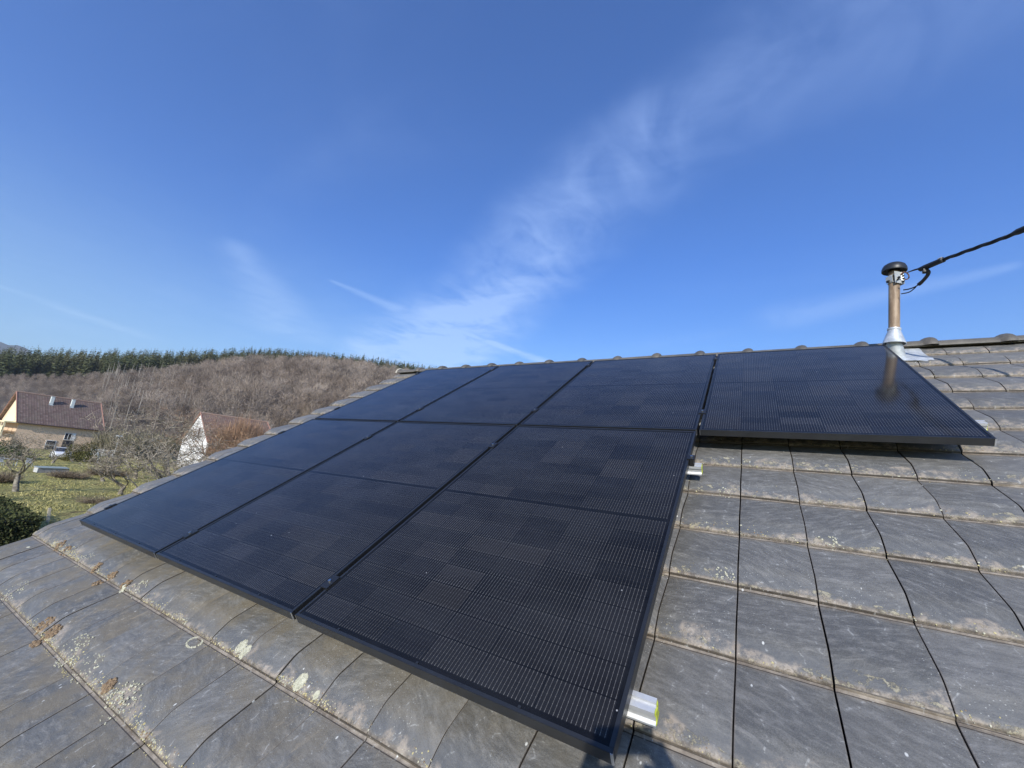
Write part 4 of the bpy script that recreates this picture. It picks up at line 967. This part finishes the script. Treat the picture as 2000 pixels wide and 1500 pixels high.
# ------------------------------------------------------------------ houses
def tiles_far(c1, c2, px_, py_, axis='Y'):
    def f(t, b):
        o = t.obj(); x, y, z = t.sep(o); a = x if axis == 'X' else y
        fa = t.m('ABSOLUTE', t.m('SUBTRACT', t.m('FRACT', t.m('DIVIDE', a, px_)), .5)); fz = t.m('FRACT', t.m('DIVIDE', z, py_))
        rn = t.white(t.comb(t.m('FLOOR', t.m('DIVIDE', a, px_)), t.m('FLOOR', t.m('DIVIDE', z, py_)), 1))
        c = t.mix(t.m('MULTIPLY', rn, .7), c1, c2); c = t.mix(t.m('MULTIPLY', t.ramp(t.noise(o, .8, 5, .6), .4, .7), .4), c, (.16, .14, .10))
        c = t.mix(t.m('MULTIPLY', t.m('MAXIMUM', t.ramp(fa, .40, .47), t.ramp(fz, .16, .05)), .55), c, (.05, .03, .028))
        t.put(b.inputs['Base Color'], c); b.inputs['Roughness'].default_value = .8
        t.put(b.inputs['Normal'], t.bump(t.m('ADD', fa, fz), .6, .05))
    return f
def gable_house(base, psi, L, w_, zE, zR, gz_, wall_m, roof_m, label, over=.55, gover=.45, detail=None, name='gabled_house', gable_m=None):
    """front eave line starts at base (x,y) and runs along e; house extends to the left of e"""
    root = empty(name, (base[0], base[1], gz_), (0, 0, -psi), label, 'house')
    # local: y along the ridge, -x away from us
    H0, H1 = zE-gz_, zR-gz_; t_ = (H1-H0)/w_
    pr_ = lambda x: H0+(-x)*t_ if x > -w_ else H1-(-x-w_)*t_
    xa, xb = -over, -2*w_+over
    ztop = lambda x: pr_(x)-.20
    mb = MB(); y0, y1 = gover, L-gover
    P = [(xa, -0.3), (xb, -0.3), (xb, ztop(xb)), (-w_, H1-.2), (xa, ztop(xa))]
    mb.add([(x, y0, z) for x, z in P]+[(x, y1, z) for x, z in P], [(0, 1, 2, 3, 4), (9, 8, 7, 6, 5), (0, 4, 9, 5), (1, 6, 7, 2), (0, 5, 6, 1)], 0)
    mb.build('wall', wall_m, root)
    th = .16; mb = MB()
    for sx in (1, -1):
        A = (0, H0) if sx == 1 else (-2*w_, H0); B = (-w_, H1)
        mb.add([(A[0], 0, A[1]), (A[0], L, A[1]), (B[0], L, B[1]), (B[0], 0, B[1]), (A[0], 0, A[1]-th), (A[0], L, A[1]-th), (B[0], L, B[1]-th), (B[0], 0, B[1]-th)],
               [(0, 1, 2, 3), (7, 6, 5, 4), (0, 4, 5, 1), (1, 5, 6, 2), (0, 3, 7, 4)] if sx == 1 else [(3, 2, 1, 0), (4, 5, 6, 7), (1, 5, 4, 0), (2, 6, 5, 1), (4, 7, 3, 0)])
    rf = mb.build('roof', roof_m, root)
    mb = MB(); mb.tube([(-w_, -.05, H1+.0), (-w_, L+.05, H1+.0)], .14, 8); mb.build('ridge_cap', mat('ridge_clay', (.30, .20, .15), .8), rf)
    for yy in (0.0, L):
        mb = MB()
        for sx in (1, -1):
            A = Vector((0 if sx == 1 else -2*w_, yy, H0-.02)); B = Vector((-w_+.02*sx, yy, H1-.0))
            mb.tube([A, B], .10, 4)
        mb.build('verge_board', mat('verge_clay', (.28, .15, .11), .8), root)
    return root, H0, H1, pr_
M_salmon = mat('salmon_render', (.70, .52, .36), .9); M_white = mat('white_render', (.82, .80, .77), .9); M_cream = mat('cream_render', (.76, .66, .42), .9)
M_redt = mat('brown_red_tiles', build=tiles_far((.125, .080, .066), (.23, .165, .135), .34, .30)); M_redt2 = mat('mottled_red_tiles', build=tiles_far((.17, .10, .075), (.26, .18, .135), .3, .25))
HG = -3.55
hs_, H0, H1, prf_ = gable_house((-102.8, 16.7), R(-2.7), 11.3, 5.47, .81, 6.0, HG, M_salmon, M_redt, 'salmon house with brown tiled roof and two white chimneys')
hs_.rotation_euler = (0, 0, R(2.7))
M_win = mat('dark_window', (.03, .035, .045), .12, 0, .6); M_wf = mat('white_paint', (.78, .78, .76), .5)
for yy in (4.2, 6.95):
    xx = -4.0; zc = prf_(xx)
    mb = MB(); mb.box((xx-.26, yy-.22, zc-.6), (xx+.22, yy+.22, zc+1.30), 0, .02); ch = mb.build('chimney', mat('white_chimney', (.60, .64, .62), .8), hs_)
    mb = MB(); mb.box((xx-.31, yy-.27, zc+1.302), (xx+.27, yy+.27, zc+1.38)); mb.build('chimney_cap', mat('cap_slab', (.45, .45, .43), .8), ch)
    mb = MB(); mb.box((xx+.222, yy-.30, zc-.62), (xx+.30, yy+.30, zc-.18)); mb.box((xx-.1, yy-.28, zc-.3), (xx+.218, yy-.222, zc+.10)); mb.build('chimney_flashing', M_zinc, ch)
def window(x, y, z, w_, h_, sh=0, parent=hs_):
    mb = MB(); fw_ = .07
    mb.box((x, y-w_/2, z), (x+.06, y-w_/2+fw_, z+h_)); mb.box((x, y+w_/2-fw_, z), (x+.06, y+w_/2, z+h_)); mb.box((x, y-w_/2+fw_, z), (x+.06, y+w_/2-fw_, z+fw_)); mb.box((x, y-w_/2+fw_, z+h_-fw_), (x+.06, y+w_/2-fw_, z+h_)); mb.box((x, y-.03, z+fw_), (x+.055, y+.03, z+h_-fw_))
    f_ = mb.build('window', M_wf, parent)
    mb = MB(); mb.box((x+.005, y-w_/2+fw_, z+fw_), (x+.02, y+w_/2-fw_, z+h_-fw_)); mb.build('pane', M_win, f_)
    if sh:
        for s_ in ((1,) if sh == 1 else (-1, 1)):
            mb = MB(); yc = y+s_*(w_*.75+.03); mb.box((x+.005, yc-w_*.24, z-.03), (x+.05, yc+w_*.24, z+h_+.03)); mb.build('shutter', mat('grey_shutter', (.30, .30, .33), .6) if s_ == -1 else M_wf, f_)
xf = -.55
window(xf, 6.75, H0-2.35, .95, 1.25, 1)
mb = MB(); mb.box((xf, 4.2, 0.02), (xf+.07, 5.5, 1.75)); d_ = mb.build('door', M_wf, hs_); mb = MB(); mb.box((xf+.072, 4.3, .08), (xf+.09, 5.4, .85)); mb.box((xf+.072, 4.3, .95), (xf+.09, 5.4, 1.65)); mb.build('pane', M_win, d_)
mb = MB(); mb.box((xf, 6.3, .02), (xf+.05, 7.6, 1.9)); mb.build('garage_opening', M_win, hs_)
mb = MB(); mb.tube([(xf+.12, 10.75, -.1), (xf+.12, 10.75, H0-.55), (-.02, 10.75, H0-.12)], .06, 8); mb.build('downpipe', mat('grey_pipe', (.25, .27, .30), .5), hs_)
mb = MB(); mb.tube([(.06, 0, H0-.12), (.06, 11.3, H0-.12)], .075, 8); mb.build('gutter', mat('brown_gutter', (.09, .06, .05), .5), hs_)
# balcony with cream panels on the left gable
mb = MB(); mb.box((-9.5, -1.3, H0-.25), (-.1, .45, H0-.02)); mb.build('balcony_slab', M_cream, hs_)
mb = MB(); mb.box((-9.5, -1.28, H0-1.9), (-.2, -1.16, H0-.95)); mb.box((-9.5, -1.2, H0-.9), (-.2, -1.14, H0-.82)); mb.build('balcony_panel', M_cream, hs_)
for x in (-.3, -2.6, -4.9): mb = MB(); mb.box((x-.1, -1.27, -.2), (x+.1, -1.07, H0-.26)); mb.build('post', M_cream, hs_)
mb = MB(); mb.box((-7.6, .40, H0-.0), (-3.4, .449, H0+2.2)); mb.add([(-9.6, .44, H0-.02), (-1.2, .44, H0-.02), (-5.47, .44, H1-.55)], [(0, 1, 2)]); mb.build('gable_render', mat('yellow_gable', (.80, .72, .45), .9), hs_)

w2, _, _, _ = gable_house((-68.46+6.5*math.cos(R(8)), 28.54-6.5*math.sin(R(8))), R(8), 9.5, 6.5, .52, 4.77, -3.9, M_white, M_redt2, 'white gabled house with mottled red roof behind bare twigs', over=.4, gover=.12)
window(-.42+.02, 3.5, 1.2, 1.1, 1.2, 0, w2)
mb = MB(); mb.box((-5.6, .06, 5.0), (-5.0, .10, 5.0+1.4)); mb.build('attic_vent', M_win, w2)

# ------------------------------------------------------------------ small things in the gardens
# white car, nose towards us
def car(loc, rz, label):
    root = empty('car', loc, (0, 0, rz), label, 'car'); M_car = mat('white_car_paint', (.72, .73, .74), .25, 0, .6)
    sec = [(-2.0, .35, .72, .80), (-1.9, .28, .92, .84), (-1.2, .25, 1.02, .86), (-.9, .25, 1.10, .86), (0, .25, 1.10, .87), (.9, .25, 1.08, .87), (1.3, .25, .98, .85), (1.95, .30, .80, .80), (2.08, .40, .66, .74)]
    mb = MB(); vs = []
    for x, zl, zh, hw in sec: vs += [(x, -hw*.96, zl), (x, -hw, (zl+zh)/2), (x, -hw*.93, zh), (x, 0, zh+.03), (x, hw*.93, zh), (x, hw, (zl+zh)/2), (x, hw*.96, zl)]
    n = 7; fs = [(i*n+j, (i+1)*n+j, (i+1)*n+(j+1) % n, i*n+(j+1) % n) for i in range(len(sec)-1) for j in range(n)]+[tuple(range(n)), tuple((len(sec)-1)*n+j for j in range(n-1, -1, -1))]
    mb.add(vs, fs); b_ = mb.build('body', M_car, root, smooth=True, angle=35)
    mb = MB(); cs = [(-1.85, 1.0, .76), (-1.3, 1.45, .64), (-.2, 1.52, .62), (.45, 1.42, .64), (1.2, 1.04, .78)]
    vs = []
    for x, z, hw in cs: vs += [(x, -.8, .98), (x, -hw, z), (x, hw, z), (x, .8, .98)]
    mb.add(vs, [(i*4+j, (i+1)*4+j, (i+1)*4+j+1, i*4+j+1) for i in range(4) for j in range(3)]+[(0, 1, 2, 3), (19, 18, 17, 16)]); mb.build('cabin', M_win, root, smooth=False)
    mb = MB(); mb.box((-1.28, -.60, 1.47), (.3, .60, 1.535), 0, .03); mb.build('roof_panel', M_car, root)
    for x in (-1.25, 1.3):
        for y in (-.82, .82):
            mb = MB(); mb.tube([(x, y-.1, .31), (x, y+.1, .31)], .31, 18); wh = mb.build('wheel', mat('tyre', (.02, .02, .02), .8), root); mb = MB(); mb.tube([(x, y-.105, .31), (x, y+.105, .31)], .19, 12); mb.build('rim', M_galv, wh)
    for y in (-.58, .58): mb = MB(); mb.box((1.98, y-.16, .62), (2.07, y+.16, .76), 0, .02); mb.build('headlight', mat('lamp_glass', (.8, .8, .8), .1), root)
    return root
car(G(-78.5, 17.6), R(-6), 'white car half hidden between the bare tree and rounded bush')
# street lamp
sl = empty('street_lamp', GP(-73.7, 97), label='slim pale street lamp right of the salmon house', cat='street lamp')
mb = MB(); mb.tube([(0, 0, 0), (0, 0, 3.6)], [.08, .05], 8); mb.build('pole', mat('pale_metal', (.62, .62, .58), .5, .2), sl)
mb = MB(); mb.box((-.18, -.42, 3.55), (.18, .42, 3.75), 0, .05); mb.build('lamp_head', M_wf, sl)
# white picket railing
fe = empty('picket_fence', G(-90.5, 23.6), (0, 0, R(6)), 'white railing between the salmon house and the street lamp', 'fence')
mb = MB(); mb.box((-.03, 0, 1.0), (.03, 4.4, 1.1)); mb.box((-.03, 0, .25), (.03, 4.4, .33)); mb.build('rail', M_wf, fe)
mb = MB()
for i in range(22): mb.box((-.05, .04+i*.2, .05), (-.031, .15+i*.2, 1.15))
mb.build('slats', M_wf, fe)
for y in (0, 1.5, 2.9, 4.4): mb = MB(); mb.box((-.06, y-.06, -.1), (.05, y+.06, 1.25)); mb.build('post', M_wf, fe)
# cold frame on the lawn
M_dull = mat('dull_white', (.50, .50, .47), .7)
cf = empty('cold_frame', G(-57.0, 12.4), (0, 0, R(8)), 'low cold frame with pale green lid on the lawn', 'cold frame')
mb = MB(); mb.add([(-.5, -1.1, -.1), (.5, -1.1, -.1), (.5, 1.1, -.1), (-.5, 1.1, -.1), (-.5, -1.1, .50), (.5, -1.1, .42), (.5, 1.1, .42), (-.5, 1.1, .50)], [(3, 2, 1, 0), (0, 1, 5, 4), (1, 2, 6, 5), (2, 3, 7, 6), (3, 0, 4, 7), (4, 5, 6, 7)]); mb.build('frame', mat('weathered_board', (.32, .30, .28), .8), cf)
mb = MB(); mb.add([(-.55, -1.15, .52), (.55, -1.15, .43), (.55, 1.15, .43), (-.55, 1.15, .52), (-.55, -1.15, .56), (.55, -1.15, .47), (.55, 1.15, .47), (-.55, 1.15, .56)], [(3, 2, 1, 0), (4, 5, 6, 7), (0, 1, 5, 4), (1, 2, 6, 5), (2, 3, 7, 6), (3, 0, 4, 7)]); mb.build('lid', mat('pale_green_pane', (.30, .34, .30), .5), cf)
mb = MB(); mb.box((-.2, -1.16, .0), (.505, -1.102, .40)); mb.build('end_panel', M_dull, cf)
# white garden furniture at the left edge
gt = empty('garden_table', G(-64.2, 10.1), (0, 0, R(4)), 'white garden table with chairs at the left edge of the lawn', 'garden table')
mb = MB(); mb.box((-.45, -1.2, .68), (.45, 1.2, .73), 0, .01); mb.build('table_top', M_dull, gt)
for x in (-.38, .38):
    for y in (-1.1, 1.1): mb = MB(); mb.box((x-.03, y-.03, 0), (x+.03, y+.03, .68)); mb.build('leg', M_dull, gt)
def chair(x, y, lab):
    c = empty('garden_chair', G(x, y), (0, 0, R(10)), lab, 'garden chair', 'white garden chairs on the lawn')
    mb = MB(); mb.box((-.22, -.22, .40), (.22, .22, .44), 0, .01); mb.build('seat', M_dull, c); mb = MB(); mb.box((-.24, -.22, .44), (-.20, .22, .92), 0, .01); mb.build('backrest', M_dull, c)
    for a in (-.19, .19):
        for b in (-.19, .19): mb = MB(); mb.box((a-.02, b-.02, 0), (a+.02, b+.02, .40)); mb.build('leg', M_dull, c)
chair(-62.6, 9.9, 'white garden chair left of its twin before the table'); chair(-62.8, 11.9, 'white garden chair nearer the apple tree, right of the table')
# folding drying rack
dr = empty('drying_rack', G(-73.6, 19.9), (0, 0, R(15)), 'grey metal A-frame stand in front of the rounded bush', 'metal stand')
mb = MB()
for y in (-.75, .75): mb.tube([(-.1, y, 0), (0, 0, 1.45)], .03, 6)
mb.tube([(.6, 0, 0), (0, 0, 1.45)], .03, 6); mb.tube([(0, 0, 1.2), (0, 0, 1.8)], .025, 6); mb.build('legs', mat('pale_metal', (.62, .62, .58), .5, .2), dr)
mb = MB(); mb.tube([(-.03, -.40, .65), (-.03, .40, .65)], .02, 6); mb.build('crossbar', mat('pale_metal'), dr)
ws = empty('wooden_stake', G(-27.1, 6.25), label='short pale wooden stake just beyond the roof verge', cat='stake')
mb = MB(); mb.box((-.05, -.05, -.1), (.06, .06, .75), 0, .01, Matrix.Rotation(.12, 4, 'X')); mb.build('post', mat('pale_wood', (.50, .45, .34), .8), ws)

# ------------------------------------------------------------------ the person taking the picture (their shadow falls on the bottom tiles)
up_ = -dn; fwd = fw
ph_c = CAM-fwd*.016+rx*.052-up_*.022
Mp = Matrix.Identity(4)
for i in range(3): Mp[i][0] = rx[i]; Mp[i][1] = up_[i]; Mp[i][2] = -fwd[i]; Mp[i][3] = ph_c[i]
phone = empty('phone', ph_c, label='black phone held up in both hands of the person on the roof', cat='phone')
ML = Mp.copy(); ML.translation = (0, 0, 0)
mb = MB(); mb.box((-.0735, -.036, -.004), (.0735, .036, .004), 0, .0035, ML); mb.build('phone_body', mat('phone_shell', (.03, .03, .035), .3), phone)
mb = MB(); mb.box((-.070, -.0325, .0041), (.070, .0325, .0046), 0, 0, ML); mb.build('screen', mat('phone_screen', (.01, .01, .012), .08), phone)
fh = Vector((fwd.x, fwd.y, 0)).normalized(); rh = Vector((fh.y, -fh.x, 0))
bx_ = CAM-fh*.43+rh*.10                             # above the feet
def B(r, f, z): return Vector((bx_.x, bx_.y, 0))+rh*r+fh*f+Vector((0, 0, z))
def roofz(p): return (p.y*sT/cT)+(NB+.026)/cT
fL, fR = B(-.14, .06, 0), B(.15, -.10, 0)
fL.z = roofz(fL)+.05; fR.z = roofz(fR)+.05
top = CAM.z+.055                                    # crown of the head
nodes = {}; edges = []; rad_ = {}
def nd(k, p, r): nodes[k] = Vector(p); rad_[k] = r
nd('pelvis', B(0, -.06, top-.80), (.155, .12)); nd('waist', B(0, -.04, top-.66), (.145, .11)); nd('chest', B(0, 0, top-.46), (.17, .12)); nd('neckbase', B(0, .03, top-.30), (.09, .075)); nd('neck', B(0, .05, top-.24), (.056, .056)); nd('headlow', B(0, .075, top-.175), (.066, .078)); nd('head', B(0, .08, top-.10), (.076, .092)); nd('crown', B(0, .075, top-.045), (.055, .06))
edges += [('pelvis', 'waist'), ('waist', 'chest'), ('chest', 'neckbase'), ('neckbase', 'neck'), ('neck', 'headlow'), ('headlow', 'head'), ('head', 'crown')]
handL = ph_c-rx*.088-fwd*.022-up_*.012; handR = ph_c+rx*.088-fwd*.022-up_*.012
for s_, hd, ft in ((-1, handL, fL), (1, handR, fR)):
    k = 'L' if s_ < 0 else 'R'
    nd('sh'+k, B(.175*s_, .01, top-.335), (.062, .062)); nd('el'+k, B(.25*s_, .14, top-.50), (.045, .045)); wr = hd-fwd*.035-Vector((0, 0, .050))+rh*.012*s_
    nd('wr'+k, wr, (.028, .030)); nd('pa'+k, hd-fwd*.008-Vector((0, 0, .012)), (.034, .022))
    hp_ = nodes['pelvis']; kn = (hp_+ft)/2+fh*.10+rh*.05*s_; nd('hi'+k, hp_+rh*.09*s_-Vector((0, 0, .06)), (.095, .095)); nd('kn'+k, kn, (.062, .062)); nd('an'+k, ft+Vector((0, 0, .05)), (.045, .045)); nd('to'+k, ft+fh*.17+Vector((0, 0, .17*fh.y*sT/cT)), (.042, .036))
    edges += [('neckbase', 'sh'+k), ('sh'+k, 'el'+k), ('el'+k, 'wr'+k), ('wr'+k, 'pa'+k), ('pelvis', 'hi'+k), ('hi'+k, 'kn'+k), ('kn'+k, 'an'+k), ('an'+k, 'to'+k)]
    # fingers: four behind the phone's edge, the thumb towards the screen
    pm = nodes['pa'+k]
    for j in range(4):
        b0 = pm+up_*(.022-.017*j)+fwd*.006; L_ = (.040, .046, .043, .034)[j]
        p1 = b0+fwd*.018-rx*(-s_)*.004; p2 = p1+(-rx*s_)*L_*.45+fwd*.002; p3 = p2+(-rx*s_)*L_*.35-fwd*.003
        # keep the tips beside the lens, behind the lens plane
        lim = lambda p: p-fwd*max(0, (p-CAM).dot(fwd)+.009)
        for q, (nm, pp_) in enumerate((('a', b0), ('b', p1), ('c', p2), ('d', p3))): nd('f%s%d%s' % (k, j, nm), lim(pp_), ((.0088, .0082, .0075, .0066)[q],)*2)
        edges += [('pa'+k, 'f%s%da' % (k, j)), ('f%s%da' % (k, j), 'f%s%db' % (k, j)), ('f%s%db' % (k, j), 'f%s%dc' % (k, j)), ('f%s%dc' % (k, j), 'f%s%dd' % (k, j))]
    t0_ = pm-fwd*.006-up_*.012-rx*s_*.014; t1_ = t0_-rx*s_*.020-fwd*.006+up_*.006; t2_ = t1_-rx*s_*.022+up_*.006+fwd*.004
    nd('t%sa' % k, t0_, (.011, .011)); nd('t%sb' % k, t1_, (.0095, .0095)); nd('t%sc' % k, t2_, (.008, .008)); edges += [('pa'+k, 't%sa' % k), ('t%sa' % k, 't%sb' % k), ('t%sb' % k, 't%sc' % k)]
nd('nose', nodes['head']+fh*.098-Vector((0, 0, .028)), (.012, .012)); edges += [('head', 'nose')]
keys = list(nodes); ki = {k: i for i, k in enumerate(keys)}
root_p = Vector((bx_.x, bx_.y, roofz(bx_)))
me = bpy.data.meshes.new('person'); me.from_pydata([(nodes[k]-root_p)[:] for k in keys], [(ki[a], ki[b]) for a, b in edges], [])
tmp = bpy.data.objects.new('person_skin', me); COL.objects.link(tmp)
sk = tmp.modifiers.new('skin', 'SKIN'); sk.use_smooth_shade = True
for k in keys: me.skin_vertices[0].data[ki[k]].radius = rad_[k]; me.skin_vertices[0].data[ki[k]].use_root = (k == 'pelvis')
sb = tmp.modifiers.new('sub', 'SUBSURF'); sb.levels = 2; sb.render_levels = 2
dg = bpy.context.evaluated_depsgraph_get(); me2 = bpy.data.meshes.new_from_object(tmp.evaluated_get(dg)); me2.name = 'person'
bpy.data.objects.remove(tmp)
M_jack = mat('navy_jacket', (.035, .045, .08), .85); M_skin = mat('skin', (.50, .30, .21), .55); M_jean = mat('dark_trousers', (.05, .055, .07), .9); M_boot = mat('work_boot', (.06, .04, .03), .7)
me2.materials.clear()
for m_ in (M_jack, M_skin, M_jean, M_boot): me2.materials.append(m_)
zp = nodes['pelvis'].z-root_p.z
for p in me2.polygons:
    c = p.center; wc = c+root_p; i = 0
    if min((wc-nodes['anL']).length, (wc-nodes['anR']).length, (wc-nodes['toL']).length, (wc-nodes['toR']).length) < .085: i = 3
    elif c.z < zp-.03: i = 2
    elif wc.z > nodes['neckbase'].z+.05 and (wc-nodes['head']).length < .24 and (wc-nodes['paL']).length > .14 and (wc-nodes['paR']).length > .14: i = 1
    elif min((wc-nodes['paL']).dot(wc-nodes['paL']), (wc-nodes['paR']).dot(wc-nodes['paR'])) < .056**2 or (wc-CAM).length < .10: i = 1
    p.material_index = i
person = bpy.data.objects.new('person', me2); COL.objects.link(person); person.location = root_p
tag(person, 'person in navy jacket standing on the eave tiles holding up a phone', 'person')
def pchild(mbx, name, m_, **k):
    o = mbx.build(name, m_, person, **k); return o
hc = nodes['head']-root_p+Vector((0, 0, .012)); Mh = Matrix.Translation(hc) @ Matrix(((rh.x, fh.x, 0, 0), (rh.y, fh.y, 0, 0), (0, 0, 1, 0), (0, 0, 0, 1)))
mb = MB(); vs = []; nn2 = 26
for j in range(10):
    ph = -.35+j*(PI/2+.35)/9
    for i in range(nn2):
        a = 2*PI*i/nn2; lowr = ph < .25 and math.sin(a) > .25
        r_x = .083*(1+.015*math.sin(i*5+j)); zz3 = .088*math.sin(max(ph, .28 if lowr else ph)); cr_ = math.cos(max(ph, .28) if lowr else ph)
        vs.append((Mh @ Vector((r_x*cr_*math.cos(a), (.100*cr_*math.sin(a))-.006, zz3)))[:])
mb.add(vs, [(j*nn2+i, j*nn2+(i+1) % nn2, (j+1)*nn2+(i+1) % nn2, (j+1)*nn2+i) for j in range(9) for i in range(nn2)]); pchild(mb, 'hair', mat('brown_hair', (.06, .035, .02), .7), smooth=True)
for s_ in (-1, 1):
    mb = MB(); c_ = Mh @ Vector((s_*.031, .083, -.022)); mb.lathe([(.0001, -.010), (.007, -.007), (.010, 0), (.007, .007), (.0001, .010)], c=c_, n=12); pchild(mb, 'eye', mat('eye_white', (.75, .73, .7), .2), smooth=True)
    mb = MB(); mb.lathe([(.0001, -.024), (.008, -.018), (.011, 0), (.009, .018), (.0001, .024)], c=Mh @ Vector((s_*.081, -.002, -.03)), n=10); pchild(mb, 'ear', M_skin, smooth=True)
mb = MB(); mb.tube([Mh @ Vector((x, .090-abs(x)*.25, -.072)) for x in (-.022, -.01, 0, .01, .022)], [.001, .004, .0045, .004, .001], 6); pchild(mb, 'mouth', mat('lips', (.42, .17, .14), .5), smooth=True)

# ------------------------------------------------------------------ thin valley air
hz = MB(); hz.box((-6500, -2500, -45), (2500, 6500, 720)); hzo = hz.build('haze', None if False else bpy.data.materials.new('haze_air'))
hm = hzo.data.materials[0]; hm.use_nodes = True; hn = hm.node_tree; hn.nodes.clear(); ho = hn.nodes.new('ShaderNodeOutputMaterial'); pv_ = hn.nodes.new('ShaderNodeVolumePrincipled')
pv_.inputs['Color'].default_value = (.80, .88, 1.0, 1); pv_.inputs['Density'].default_value = .00014; pv_.inputs['Anisotropy'].default_value = .2
hn.links.new(pv_.outputs[0], ho.inputs['Volume']); tag(hzo, 'thin pale haze in the valley air', 'haze', kind='stuff')
